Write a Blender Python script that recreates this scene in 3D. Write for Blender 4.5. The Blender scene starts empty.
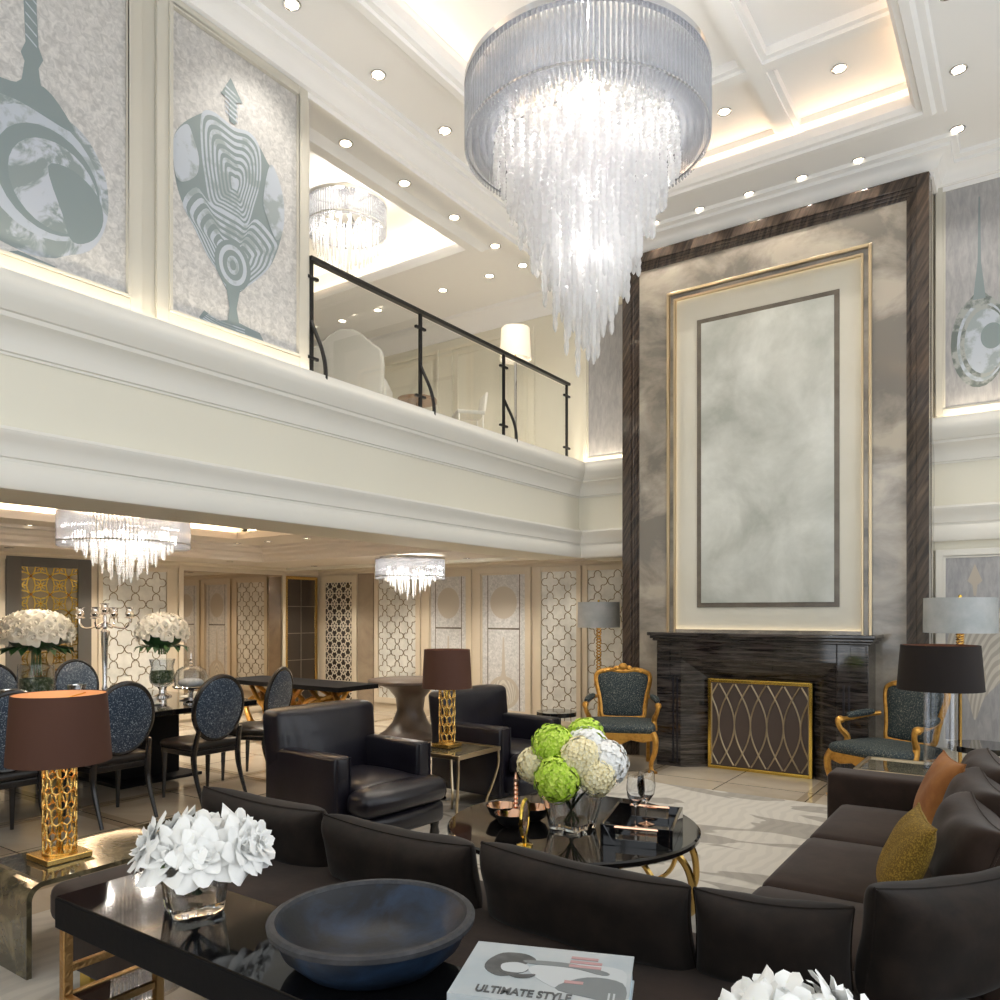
EXPO = 0.2; WORLD = 2.1
import bpy, bmesh, math, random
from mathutils import Vector, Matrix
random.seed(7)
SC = bpy.context.scene
C = SC.collection
PI = math.pi
R = math.radians
def cs(a): return math.cos(a), math.sin(a)

# ------------------------------------------------------------------ materials
def mat(name, col, rough=.5, metal=0., trans=0., ior=1.45, spec=.5, coat=0., sheen=0., emit=None, es=0.,
        noise=None, bump=None, wave=None, coords='Object'):
    m = bpy.data.materials.new(name); m.use_nodes = True
    nt = m.node_tree; N = nt.nodes; L = nt.links
    b = N['Principled BSDF']; I = b.inputs
    I['Base Color'].default_value = (*col, 1); I['Roughness'].default_value = rough
    I['Metallic'].default_value = metal; I['Transmission Weight'].default_value = trans
    I['IOR'].default_value = ior; I['Specular IOR Level'].default_value = spec
    I['Coat Weight'].default_value = coat; I['Coat Roughness'].default_value = .05
    I['Sheen Weight'].default_value = sheen; I['Sheen Roughness'].default_value = .4
    if emit: I['Emission Color'].default_value = (*emit, 1); I['Emission Strength'].default_value = es
    tc = N.new('ShaderNodeTexCoord'); out = tc.outputs[coords]
    m['_'] = 1
    if noise:      # (scale, colour2, lo, hi, detail, distortion, stretch)
        sc, c2, lo, hi = noise[:4]; det = noise[4] if len(noise) > 4 else 4; dis = noise[5] if len(noise) > 5 else 0
        st = noise[6] if len(noise) > 6 else None
        src = out
        if st:
            mp = N.new('ShaderNodeMapping'); mp.inputs['Scale'].default_value = st[:3]
            if len(st) > 3: mp.vector_type = 'TEXTURE'; mp.inputs['Rotation'].default_value = st[3]; mp.inputs['Scale'].default_value = [1 / q for q in st[:3]]
            L.new(out, mp.inputs['Vector']); src = mp.outputs['Vector']
        n = N.new('ShaderNodeTexNoise'); n.inputs['Scale'].default_value = sc; n.inputs['Detail'].default_value = det
        n.inputs['Distortion'].default_value = dis; n.inputs['Roughness'].default_value = .6
        L.new(src, n.inputs['Vector'])
        r = N.new('ShaderNodeValToRGB'); r.color_ramp.elements[0].position = lo; r.color_ramp.elements[1].position = hi
        r.color_ramp.elements[0].color = (*col, 1); r.color_ramp.elements[1].color = (*c2, 1)
        L.new(n.outputs['Fac'], r.inputs['Fac']); L.new(r.outputs['Color'], I['Base Color'])
    if wave:       # (scale, colour2, distortion, detail, rotation, lo, hi, rings, stretch)
        sc, c2, dis, det, rot, lo, hi = wave[:7]
        w = N.new('ShaderNodeTexWave'); w.inputs['Scale'].default_value = sc; w.inputs['Distortion'].default_value = dis
        w.inputs['Detail'].default_value = det; w.inputs['Detail Scale'].default_value = wave[9] if len(wave) > 9 else 1.0
        if len(wave) > 7 and wave[7]: w.wave_type = 'RINGS'; w.rings_direction = wave[7]
        mp = N.new('ShaderNodeMapping'); mp.inputs['Rotation'].default_value = rot
        if len(wave) > 8 and wave[8]: mp.inputs['Scale'].default_value = wave[8]
        L.new(out, mp.inputs['Vector']); L.new(mp.outputs['Vector'], w.inputs['Vector'])
        r = N.new('ShaderNodeValToRGB'); r.color_ramp.elements[0].position = lo; r.color_ramp.elements[1].position = hi
        r.color_ramp.elements[0].color = (*col, 1); r.color_ramp.elements[1].color = (*c2, 1)
        L.new(w.outputs['Color'], r.inputs['Fac']); L.new(r.outputs['Color'], I['Base Color'])
    if bump:       # (scale, strength, distance)
        n = N.new('ShaderNodeTexNoise'); n.inputs['Scale'].default_value = bump[0]; n.inputs['Detail'].default_value = 3
        L.new(out, n.inputs['Vector'])
        bp = N.new('ShaderNodeBump'); bp.inputs['Strength'].default_value = bump[1]
        bp.inputs['Distance'].default_value = bump[2] if len(bump) > 2 else .01
        L.new(n.outputs['Fac'], bp.inputs['Height']); L.new(bp.outputs['Normal'], I['Normal'])
    return m

def thin_glass(name, tint=(1, 1, 1), refl=.12, rough=.0, diff=0., dcol=(1, 1, 1)):
    """Clear pane or thin-walled vessel: see-through with a fresnel reflection; diff adds a frosted, light-scattering share."""
    m = bpy.data.materials.new(name); m.use_nodes = True
    nt = m.node_tree; N = nt.nodes; L = nt.links
    N.remove(N['Principled BSDF']); o = N['Material Output']
    t = N.new('ShaderNodeBsdfTransparent'); t.inputs[0].default_value = (*tint, 1)
    g = N.new('ShaderNodeBsdfGlossy'); g.inputs['Roughness'].default_value = rough
    lw = N.new('ShaderNodeLayerWeight'); lw.inputs['Blend'].default_value = .5
    pw = N.new('ShaderNodeMath'); pw.operation = 'POWER'; pw.inputs[1].default_value = 2.5; L.new(lw.outputs['Facing'], pw.inputs[0])
    ma = N.new('ShaderNodeMath'); ma.operation = 'MULTIPLY_ADD'; ma.inputs[1].default_value = refl; ma.inputs[2].default_value = .04; L.new(pw.outputs[0], ma.inputs[0])
    mx = N.new('ShaderNodeMixShader')
    L.new(ma.outputs[0], mx.inputs[0]); L.new(t.outputs[0], mx.inputs[1]); L.new(g.outputs[0], mx.inputs[2])
    last = mx
    if diff:
        tr = N.new('ShaderNodeBsdfTranslucent'); tr.inputs[0].default_value = (*dcol, 1)
        df = N.new('ShaderNodeBsdfDiffuse'); df.inputs[0].default_value = (*dcol, 1)
        m1 = N.new('ShaderNodeMixShader'); m1.inputs[0].default_value = .5
        L.new(tr.outputs[0], m1.inputs[1]); L.new(df.outputs[0], m1.inputs[2])
        m2 = N.new('ShaderNodeMixShader'); m2.inputs[0].default_value = diff
        L.new(mx.outputs[0], m2.inputs[1]); L.new(m1.outputs[0], m2.inputs[2]); last = m2
    L.new(last.outputs[0], o.inputs['Surface'])
    return m

def tile_mat():
    m = mat('polished_beige_marble_tile', (.55, .48, .38), .09, noise=(1.3, (.42, .35, .27), .35, .75, 6, 1.2))
    nt = m.node_tree; N = nt.nodes; L = nt.links; b = N['Principled BSDF']
    ramp = [n for n in N if n.type == 'VALTORGB'][0]; tc = [n for n in N if n.type == 'TEX_COORD'][0]
    br = N.new('ShaderNodeTexBrick'); br.offset = 0; br.inputs['Scale'].default_value = 1
    br.inputs['Brick Width'].default_value = .8; br.inputs['Row Height'].default_value = .8
    br.inputs['Mortar Size'].default_value = .006; br.inputs['Mortar Smooth'].default_value = 0
    br.inputs['Color1'].default_value = (.92, .92, .92, 1); br.inputs['Color2'].default_value = (1.08, 1.07, 1.05, 1)
    br.inputs['Mortar'].default_value = (.3, .27, .23, 1)
    L.new(tc.outputs['Object'], br.inputs['Vector'])
    # darker border strips between the big slabs
    br2 = N.new('ShaderNodeTexBrick'); br2.offset = 0; br2.inputs['Scale'].default_value = 1
    br2.inputs['Brick Width'].default_value = 1.6; br2.inputs['Row Height'].default_value = 1.6
    br2.inputs['Mortar Size'].default_value = .075; br2.inputs['Mortar Smooth'].default_value = 0
    br2.inputs['Color1'].default_value = (1, 1, 1, 1); br2.inputs['Color2'].default_value = (1, 1, 1, 1)
    br2.inputs['Mortar'].default_value = (.72, .68, .62, 1)
    L.new(tc.outputs['Object'], br2.inputs['Vector'])
    a = N.new('ShaderNodeMix'); a.data_type = 'RGBA'; a.blend_type = 'MULTIPLY'; a.inputs[0].default_value = 1
    L.new(ramp.outputs['Color'], a.inputs[6]); L.new(br.outputs['Color'], a.inputs[7])
    c = N.new('ShaderNodeMix'); c.data_type = 'RGBA'; c.blend_type = 'MULTIPLY'; c.inputs[0].default_value = 1
    L.new(a.outputs[2], c.inputs[6]); L.new(br2.outputs['Color'], c.inputs[7]); L.new(c.outputs[2], b.inputs['Base Color'])
    return m

def rug_mat():
    m = mat('floral_rug_pile', (.50, .475, .43), .95, noise=(1.5, (.31, .29, .26), .548, .562, 1.5, 1.2, (.6, 1.5, 1)), bump=(260, .3, .004))
    nt = m.node_tree; N = nt.nodes; L = nt.links; b = N['Principled BSDF']
    ramp = [n for n in N if n.type == 'VALTORGB'][0]; tc = [n for n in N if n.type == 'TEX_COORD'][0]
    w = N.new('ShaderNodeTexWave'); w.inputs['Scale'].default_value = 3; w.inputs['Distortion'].default_value = 14
    w.inputs['Detail'].default_value = 2; w.inputs['Detail Scale'].default_value = .6
    L.new(tc.outputs['Object'], w.inputs['Vector'])
    r = N.new('ShaderNodeValToRGB'); r.color_ramp.elements[0].color = (.955, .955, .95, 1); r.color_ramp.elements[1].color = (1.04, 1.04, 1.03, 1)
    r.color_ramp.elements[0].position = .25; r.color_ramp.elements[1].position = .5
    L.new(w.outputs['Color'], r.inputs['Fac'])
    a = N.new('ShaderNodeMix'); a.data_type = 'RGBA'; a.blend_type = 'MULTIPLY'; a.inputs[0].default_value = 1
    L.new(ramp.outputs['Color'], a.inputs[6]); L.new(r.outputs['Color'], a.inputs[7]); L.new(a.outputs[2], b.inputs['Base Color'])
    return m

def speckle(name, c1, c2, scale, pos, rough=.5, **k):
    """Small bright flecks on a dark woven ground."""
    m = mat(name, c1, rough, **k)
    nt = m.node_tree; N = nt.nodes; L = nt.links; b = N['Principled BSDF']
    tc = [n for n in N if n.type == 'TEX_COORD'][0]
    n = N.new('ShaderNodeTexNoise'); n.inputs['Scale'].default_value = scale; n.inputs['Detail'].default_value = 2
    L.new(tc.outputs['Object'], n.inputs['Vector'])
    r = N.new('ShaderNodeValToRGB'); r.color_ramp.elements[0].position = pos; r.color_ramp.elements[1].position = pos + .1
    r.color_ramp.elements[0].color = (*c1, 1); r.color_ramp.elements[1].color = (*c2, 1)
    L.new(n.outputs['Fac'], r.inputs['Fac']); L.new(r.outputs['Color'], b.inputs['Base Color'])
    return m

M = {}
M['wall'] = mat('cream_wall_paint', (.80, .77, .66), .6)
M['white'] = mat('white_ceiling_paint', (.88, .88, .88), .6)
M['trim'] = mat('ivory_moulding_paint', (.80, .78, .72), .45)
M['greige'] = mat('greige_panel_lacquer', (.62, .60, .53), .4)
M['beige'] = mat('beige_panel_lacquer', (.62, .54, .42), .4)
M['tan'] = mat('tan_soffit_paint', (.70, .63, .55), .55)
M['stone'] = mat('polished_beige_stone', (.36, .29, .21), .12, noise=(2.2, (.26, .2, .15), .35, .7, 8, 1.5))
M['tile'] = tile_mat()
M['rug'] = rug_mat()
M['marble'] = mat('grey_cloud_marble', (.21, .19, .165), .1, coat=.4, noise=(1.25, (.47, .42, .35), .42, .61, 10, .45, (1, 1, 1.5)))
M['darkmarble'] = mat('dark_veined_marble', (.030, .023, .020), .1, coat=.4, noise=(3.0, (.145, .102, .074), .40, .80, 7, .35, (10, 1, .8, (0, R(28), 0))))
M['firemarble'] = mat('black_grained_marble', (.012, .010, .010), .07, coat=.5, noise=(3.2, (.13, .11, .10), .42, .80, 8, .5, (.9, 1, 13)))
M['onyx'] = mat('pale_onyx', (.42, .44, .40), .2, coat=.2, noise=(1.25, (.72, .74, .70), .36, .66, 9, .3))
M['onyxrim'] = mat('cream_onyx_border', (.66, .64, .55), .25, noise=(1.3, (.72, .70, .62), .3, .7, 5, .5))
M['taupe'] = mat('taupe_inlay', (.14, .12, .098), .2, noise=(4, (.20, .175, .14), .4, .7))
M['gold'] = mat('brushed_gold', (.78, .52, .17), .25, 1)
M['brass'] = mat('bright_brass', (.85, .58, .12), .18, 1)
M['palegold'] = mat('pale_champagne_gold', (.62, .50, .33), .3, 1)
M['hammer'] = mat('hammered_bronze_gold', (.50, .30, .12), .35, 1, bump=(60, .7, .01))
M['gilt'] = mat('carved_gilt_wood', (.56, .29, .055), .33, .55, noise=(22, (.30, .13, .02), .45, .75), bump=(40, .35, .008))
M['silver'] = mat('polished_silver', (.86, .84, .84), .08, 1)
M['chrome'] = mat('chrome', (.75, .75, .77), .1, 1)
M['copper'] = mat('polished_copper', (.85, .52, .36), .12, 1)
M['blackmetal'] = mat('black_metal', (.012, .012, .013), .35, .3)
M['blackgloss'] = mat('black_lacquer', (.006, .006, .007), .05, coat=.6)
M['blackwood'] = mat('black_ash_wood', (.006, .006, .007), .55, spec=.12, bump=(40, .2, .003))
M['blackmarble'] = mat('black_marble_top', (.008, .007, .007), .05, coat=.5, wave=(.9, (.012, .01, .009), 9, 3, (0, 0, .7), .80, .99))
M['ebony'] = mat('ebony_frame', (.012, .010, .010), .25, coat=.3)
M['walnut'] = mat('dark_brown_wood', (.050, .036, .028), .35, noise=(6, (.085, .062, .048), .35, .7, 5, .5, (1, 1, .12)))
M['smokedtop'] = mat('smoked_black_glass_top', (.006, .006, .007), .06, spec=.3)
M['oak'] = mat('brown_oak', (.22, .13, .07), .4)
M['leather'] = mat('midnight_leather', (.0075, .0066, .0115), .32, noise=(5, (.012, .0105, .017), .4, .7), bump=(90, .18, .004), coat=.12)
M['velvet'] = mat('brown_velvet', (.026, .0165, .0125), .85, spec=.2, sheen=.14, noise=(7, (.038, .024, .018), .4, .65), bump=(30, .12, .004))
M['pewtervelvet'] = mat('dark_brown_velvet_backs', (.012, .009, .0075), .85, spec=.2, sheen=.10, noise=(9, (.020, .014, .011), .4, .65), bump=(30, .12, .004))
M['rust'] = mat('rust_velvet', (.20, .066, .010), .8, sheen=.1, noise=(6, (.34, .14, .03), .35, .7))
M['olive'] = speckle('olive_gold_boucle', (.13, .075, .005), (.30, .19, .02), 160, .5, .8)
M['chairback'] = speckle('dark_blue_sparkle_fabric', (.022, .040, .072), (.42, .50, .56), 120, .57, .35)
M['teal'] = speckle('teal_flecked_fabric', (.012, .026, .032), (.20, .20, .165), 120, .55, .7)
M['seatleather'] = mat('black_seat_leather', (.016, .013, .012), .3)
M['shade'] = mat('brown_silk_shade', (.078, .030, .017), .75)
M['shadedark'] = mat('black_brown_shade', (.010, .006, .005), .85)
M['shadelin'] = mat('copper_shade_lining', (.62, .34, .18), .6)
M['shadegrey'] = mat('silver_silk_shade', (.36, .39, .40), .4, noise=(7, (.46, .48, .49), .35, .7))
M['shadewhite'] = mat('ivory_shade', (.85, .80, .68), .8, emit=(1, .86, .62), es=.35)
M['greyfab'] = mat('grey_linen', (.50, .49, .46), .9, bump=(200, .3, .003))
M['artbg'] = mat('silver_art_ground', (.46, .46, .46), .5, noise=(26, (.70, .69, .675), .36, .66, 12, .9), bump=(70, .25, .003))
M['artbg2'] = mat('silver_woven_ground', (.33, .33, .345), .5, noise=(30, (.45, .445, .45), .35, .68, 8, .5, (1, 1, .25)))
M['ink'] = mat('grey_blue_print', (.27, .32, .325), .6, noise=(3.0, (.52, .56, .63), .46, .52, 5, 1.0))
M['inksolid'] = mat('grey_blue_solid_print', (.24, .295, .305), .6)
M['inkpale'] = mat('pale_blue_print', (.50, .55, .62), .6, noise=(5, (.33, .38, .40), .50, .58, 5))
M['inkgreen'] = mat('grey_green_print', (.16, .19, .18), .6, noise=(5, (.38, .40, .39), .48, .55, 5))
M['stripe'] = mat('striped_print', (.24, .295, .305), .6, wave=(9, (.55, .60, .63), 2.5, 1, (0, 0, 0), .42, .58, 'X', (1, 1.35, .55), .8))
M['stripe2'] = mat('wavy_striped_print', (.24, .295, .305), .6, wave=(9, (.55, .60, .63), 6, 1, (R(90), 0, 0), .42, .58, None, None, .6))
M['cameo'] = mat('pale_beige_print', (.50, .45, .38), .6)
M['moire'] = mat('moire_print', (.46, .43, .38), .6, wave=(10, (.62, .59, .53), 3, 1, (0, 0, 0), .4, .6, 'Y', (1, 1, .35), .8))
M['pattern'] = mat('silver_leaf_panel', (.58, .58, .54), .35, noise=(4, (.80, .79, .74), .35, .68, 6))
M['bronzeline'] = mat('bronze_inlay_line', (.22, .165, .085), .35, .7)
M['whitelat'] = mat('ivory_fretwork', (.76, .70, .58), .4)
M['doorgrey'] = mat('charcoal_cabinet_lacquer', (.095, .088, .078), .4)
M['bronzeglass'] = mat('bronze_mirror_glass', (.10, .08, .065), .06, .6)
M['mirror'] = mat('warm_smoked_mirror', (.55, .47, .38), .02, 1)
M['screen'] = mat('brown_mesh', (.085, .062, .052), .6, .3)
M['sage'] = mat('champagne_lattice_metal', (.44, .36, .24), .35, .9)
M['smoke'] = mat('bronze_smoked_glass', (.060, .050, .030), .04, coat=.5, noise=(6, (.16, .135, .08), .42, .62, 5, 1.5))
M['bowl'] = mat('blue_black_stone', (.007, .009, .014), .4, noise=(6, (.020, .048, .105), .44, .76, 8, .6), bump=(50, .2, .004))
M['bowlrim'] = mat('worn_grey_stone', (.028, .029, .034), .6, noise=(30, (.055, .056, .064), .4, .7))
M['petal'] = mat('white_petal', (.97, .97, .95), .6, noise=(9, (.88, .91, .72), .62, .85))
M['rose'] = mat('cream_rose_petal', (.90, .86, .75), .6)
M['hydwhite'] = mat('white_hydrangea', (.95, .95, .93), .6)
M['hydcream'] = mat('cream_hydrangea', (.90, .78, .42), .6, noise=(9, (.95, .90, .68), .4, .66))
M['hydgreen'] = mat('lime_hydrangea', (.40, .66, .015), .6, noise=(9, (.74, .88, .18), .4, .66))
M['leaf'] = mat('dark_green_leaf', (.02, .07, .02), .45)
M['stem'] = mat('green_stem', (.09, .15, .05), .5)
M['moss'] = mat('green_fern_moss', (.07, .11, .04), .8, noise=(30, (.35, .40, .26), .5, .65), bump=(40, 1, .03))
M['glass'] = thin_glass('clear_glass', (.97, .98, .99), .6)
M['thickglass'] = mat('solid_clear_glass', (.97, .985, 1.0), .0, trans=1., ior=1.45)
M['vaseglass'] = thin_glass('thick_vase_glass', (.90, .92, .94), .75)
M['cylglass'] = thin_glass('clear_cylinder_glass', (.95, .96, .98), .7)
M['pane'] = thin_glass('balustrade_glass', (.975, .985, .98), .4)
M['tableglass'] = thin_glass('smoked_table_glass', (.30, .28, .25), .6)
M['rod'] = thin_glass('glass_rod', (.86, .87, .89), .8, .05, .20, (.92, .93, .95))
M['crystal'] = thin_glass('cut_crystal', (.97, .97, .98), .9, .03, .48, (1, 1, 1))
M['bulb'] = mat('lit_lamp_lens', (1, .9, .75), .4, emit=(1, .86, .64), es=9)
M['led'] = mat('warm_led_strip', (1, .85, .6), .4, emit=(1, .80, .52), es=2.6)
M['flame'] = mat('warm_lamp_bulb', (1, .85, .6), .4, emit=(1, .74, .46), es=8)
M['paper'] = mat('book_page_edges', (.50, .62, .68), .7)
M['cover'] = mat('pale_grey_book_jacket', (.42, .48, .52), .3, noise=(5, (.55, .57, .58), .4, .7))
M['coverblack'] = mat('black_book_cover', (.010, .010, .016), .3)
M['printdark'] = mat('charcoal_photo_print', (.06, .065, .07), .35, noise=(12, (.16, .17, .18), .4, .7))
M['printmid'] = mat('grey_photo_print', (.20, .22, .23), .35)
M['printpale'] = mat('pale_photo_print', (.55, .58, .60), .35)
M['printpink'] = mat('faded_red_lettering', (.50, .30, .30), .4)
M['porcelain'] = mat('white_porcelain', (.85, .83, .79), .2)
M['champ'] = mat('champagne_back_glass', (.34, .27, .17), .2, .6)

# ------------------------------------------------------------------ geometry helpers
class MB:
    def __init__(s): s.v = []; s.f = []; s.m = []; s.cur = 0
    def add(s, vs, fs):
        o = len(s.v); s.v += [tuple(v) for v in vs]
        for f in fs: s.f.append(tuple(i + o for i in f)); s.m.append(s.cur)
        return s
    def use(s, i): s.cur = i; return s
    def mark(s): return len(s.v)
    def xf(s, Mx, a=0, b=None):
        b = len(s.v) if b is None else b
        for i in range(a, b): s.v[i] = tuple(Mx @ Vector(s.v[i]))
        return s
    def fn(s, f, a=0):
        for i in range(a, len(s.v)): s.v[i] = tuple(f(*s.v[i]))
        return s
    def box(s, x0, x1, y0, y1, z0, z1):
        return s.add([(x0, y0, z0), (x1, y0, z0), (x1, y1, z0), (x0, y1, z0), (x0, y0, z1), (x1, y0, z1), (x1, y1, z1), (x0, y1, z1)],
                     [(0, 3, 2, 1), (4, 5, 6, 7), (0, 1, 5, 4), (1, 2, 6, 5), (2, 3, 7, 6), (3, 0, 4, 7)])
    def bar(s, p, q, w, h=None, up=(0, 0, 1)):
        h = h or w; p = Vector(p); q = Vector(q); d = (q - p).normalized(); u = Vector(up)
        if abs(d.dot(u)) > .98: u = Vector((1, 0, 0))
        a = d.cross(u).normalized(); b = a.cross(d).normalized()
        vs = []
        for c in (p, q):
            for i, j in ((-1, -1), (1, -1), (1, 1), (-1, 1)): vs.append(c + a * i * w / 2 + b * j * h / 2)
        return s.add(vs, [(3, 2, 1, 0), (4, 5, 6, 7), (0, 1, 5, 4), (1, 2, 6, 5), (2, 3, 7, 6), (3, 0, 4, 7)])
    def tube(s, pts, r, n=8, closed=False, flat=1.0):
        P = [Vector(p) for p in pts]; k = len(P); rr = r if isinstance(r, (list, tuple)) else [r] * k
        vs = []; fs = []; prev = None
        for i in range(k):
            if closed: t = (P[(i + 1) % k] - P[i - 1]).normalized()
            else: t = (P[min(i + 1, k - 1)] - P[max(i - 1, 0)]).normalized()
            if prev is None:
                u = Vector((0, 0, 1)) if abs(t.z) < .9 else Vector((1, 0, 0))
                a = (u - t * u.dot(t)).normalized()
            else: a = (prev - t * prev.dot(t)).normalized()
            prev = a; b = t.cross(a)
            for j in range(n):
                c_, s_ = cs(2 * PI * j / n); vs.append(P[i] + (a * c_ + b * s_ * flat) * rr[i])
        for i in range(k if closed else k - 1):
            for j in range(n):
                i2 = (i + 1) % k; j2 = (j + 1) % n
                fs.append((i * n + j, i * n + j2, i2 * n + j2, i2 * n + j))
        if not closed: fs += [tuple(range(n))[::-1], tuple(range((k - 1) * n, k * n))]
        return s.add(vs, fs)
    def lathe(s, prof, n=24, c=(0, 0, 0), sx=1, sy=1, close=False):
        vs = []; fs = []; k = len(prof)
        for r, z in prof:
            for j in range(n):
                a, b = cs(2 * PI * j / n); vs.append((c[0] + max(r, 1e-5) * a * sx, c[1] + max(r, 1e-5) * b * sy, c[2] + z))
        for i in range(k if close else k - 1):
            i2 = (i + 1) % k
            for j in range(n):
                j2 = (j + 1) % n; fs.append((i * n + j, i * n + j2, i2 * n + j2, i2 * n + j))
        return s.add(vs, fs)
    def prism(s, poly, ax, lo, hi):
        k = len(poly)
        f = {'x': lambda a, b, t: (t, a, b), 'y': lambda a, b, t: (a, t, b), 'z': lambda a, b, t: (a, b, t)}[ax]
        vs = [f(a, b, lo) for a, b in poly] + [f(a, b, hi) for a, b in poly]
        return s.add(vs, [tuple(range(k))[::-1], tuple(range(k, 2 * k))] + [(i, (i + 1) % k, k + (i + 1) % k, k + i) for i in range(k)])
    def soft(s, x0, x1, y0, y1, z0, z1, r, top=0, front=0, side=0, k=4):
        """Upholstered block: rounded edges, optional crown on top (+z), front (-y) and sides."""
        c = Vector(((x0 + x1) / 2, (y0 + y1) / 2, (z0 + z1) / 2)); h = Vector(((x1 - x0) / 2, (y1 - y0) / 2, (z1 - z0) / 2))
        r = min(r, *h)
        def ts(H): return [-H, -H + .15 * r, -H + .45 * r] + [(-H + r) + (2 * (H - r)) * i / k for i in range(k + 1)] + [H - .45 * r, H - .15 * r, H]
        def put(p):
            q = Vector([max(-h[i] + r, min(h[i] - r, p[i])) for i in range(3)]); d = p - q
            o = q + d.normalized() * r if d.length > 1e-9 else q
            u = [o[i] / h[i] for i in range(3)]
            if o.z > 0 and top: o.z += top * max(0, 1 - u[0] ** 2) ** .7 * max(0, 1 - u[1] ** 2) ** .7 * max(0, u[2])
            if o.y < 0 and front: o.y -= front * max(0, 1 - u[0] ** 2) ** .7 * max(0, 1 - u[2] ** 2) ** .5 * max(0, -u[1])
            if side: o.x += side * u[0] * max(0, 1 - u[1] ** 2) ** .7 * max(0, 1 - u[2] ** 2) ** .5
            return c + o
        for ax in range(3):
            b, d = (ax + 1) % 3, (ax + 2) % 3; B = ts(h[b]); D = ts(h[d]); nb, nd = len(B), len(D)
            for sg in (-1, 1):
                vs = []
                for u in B:
                    for w in D:
                        p = Vector((0, 0, 0)); p[ax] = sg * h[ax]; p[b] = u; p[d] = w; vs.append(put(p))
                s.add(vs, [(i * nd + j, (i + 1) * nd + j, (i + 1) * nd + j + 1, i * nd + j + 1) for i in range(nb - 1) for j in range(nd - 1)])
        return s
    def pillow(s, w, h, t, n=16, pinch=.07, pipe=.006, sag=0., seed=0, p=2.6, e=.55):
        """Knife-edge cushion standing on its lower edge: x width, z height, y thickness."""
        rnd = random.Random(seed); ph = [rnd.uniform(0, 6) for _ in range(4)]
        def pt(i, j, sg):
            u = math.sin(PI / 2 * (-1 + 2 * i / n)); v = math.sin(PI / 2 * (-1 + 2 * j / n))
            x = u * w / 2 * (1 - pinch * (1 - v * v)); z = v * h / 2 * (1 - pinch * (1 - u * u))
            th = t / 2 * (max(0, 1 - abs(u) ** p) * max(0, 1 - abs(v) ** p)) ** e
            th *= 1 + .07 * math.sin(3 * u + ph[0]) * math.sin(2.5 * v + ph[1]) + .035 * math.sin(9 * u + 3 * v + ph[2]) * abs(v) + .03 * math.sin(7 * u - 4 * v + ph[3])
            z -= sag * (1 - u * u) * (v + 1) / 2
            return (x, sg * th, z + h / 2)
        for sg in (-1, 1):
            vs = [pt(i, j, sg) for i in range(n + 1) for j in range(n + 1)]
            s.add(vs, [(i * (n + 1) + j, (i + 1) * (n + 1) + j, (i + 1) * (n + 1) + j + 1, i * (n + 1) + j + 1) for i in range(n) for j in range(n)])
        if pipe:
            rim = [pt(i, 0, 1) for i in range(n)] + [pt(n, j, 1) for j in range(n)] + [pt(n - i, n, 1) for i in range(n)] + [pt(0, n - j, 1) for j in range(n)]
            s.tube(rim, pipe, 5, True)
        return s
    def ball(s, c, r, nu=10, nv=6):
        vs = []; fs = []; rx, ry, rz = r if isinstance(r, (tuple, list)) else (r, r, r)
        for i in range(nv + 1):
            a, b = cs(PI * i / nv)
            for j in range(nu):
                e, d = cs(2 * PI * j / nu); vs.append((c[0] + rx * b * e, c[1] + ry * b * d, c[2] - rz * a))
        for i in range(nv):
            for j in range(nu): fs.append((i * nu + j, i * nu + (j + 1) % nu, (i + 1) * nu + (j + 1) % nu, (i + 1) * nu + j))
        return s.add(vs, fs)
    def build(s, name, m, parent=None, smooth=True, bevel=0, seg=2, label=None, cat=None, group=None, kind=None, loc=None, ang=35):
        me = bpy.data.meshes.new(name); me.from_pydata(s.v, [], s.f)
        ms = m if isinstance(m, (list, tuple)) else [m]
        for q in ms: me.materials.append(q)
        if len(ms) > 1: me.polygons.foreach_set('material_index', s.m)
        bm = bmesh.new(); bm.from_mesh(me)
        bmesh.ops.remove_doubles(bm, verts=bm.verts, dist=2e-5)
        bmesh.ops.recalc_face_normals(bm, faces=bm.faces); bm.to_mesh(me); bm.free()
        if smooth: me.shade_smooth(); me.set_sharp_from_angle(angle=R(ang))
        o = bpy.data.objects.new(name, me); C.objects.link(o)
        if loc: o.location = loc
        if parent: o.parent = parent
        if bevel:
            b = o.modifiers.new('edge', 'BEVEL'); b.width = bevel; b.segments = seg; b.limit_method = 'ANGLE'; b.angle_limit = R(40)
        if label: o['label'] = label
        if cat: o['category'] = cat
        if group: o['group'] = group
        if kind: o['kind'] = kind
        return o

def thing(name, label, cat, loc=(0, 0, 0), rz=0, group=None):
    o = bpy.data.objects.new(name, None); C.objects.link(o); o.empty_display_size = .1
    o.location = loc; o.rotation_euler = (0, 0, rz); o['label'] = label; o['category'] = cat
    if group: o['group'] = group
    return o

def dup(root, loc, rz=None, label=None, group=None, scale=None):
    r = root.copy(); C.objects.link(r); r.location = loc
    if rz is not None: r.rotation_euler = (0, 0, rz)
    if label: r['label'] = label
    if group: r['group'] = group
    if scale: r.scale = (scale,) * 3
    for ch in list(root.children):
        c = ch.copy(); C.objects.link(c); c.parent = r
        for g in ch.children:
            d = g.copy(); C.objects.link(d); d.parent = c
    return r

def inst(src, parent, loc=(0, 0, 0), rot=(0, 0, 0), scale=(1, 1, 1)):
    c = src.copy(); C.objects.link(c); c.parent = parent; c.location = loc; c.rotation_euler = rot; c.scale = scale
    return c

def struct(name, mb, m, parent=None, **k): return mb.build(name, m, parent, kind=None if parent else 'structure', **k)

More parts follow.
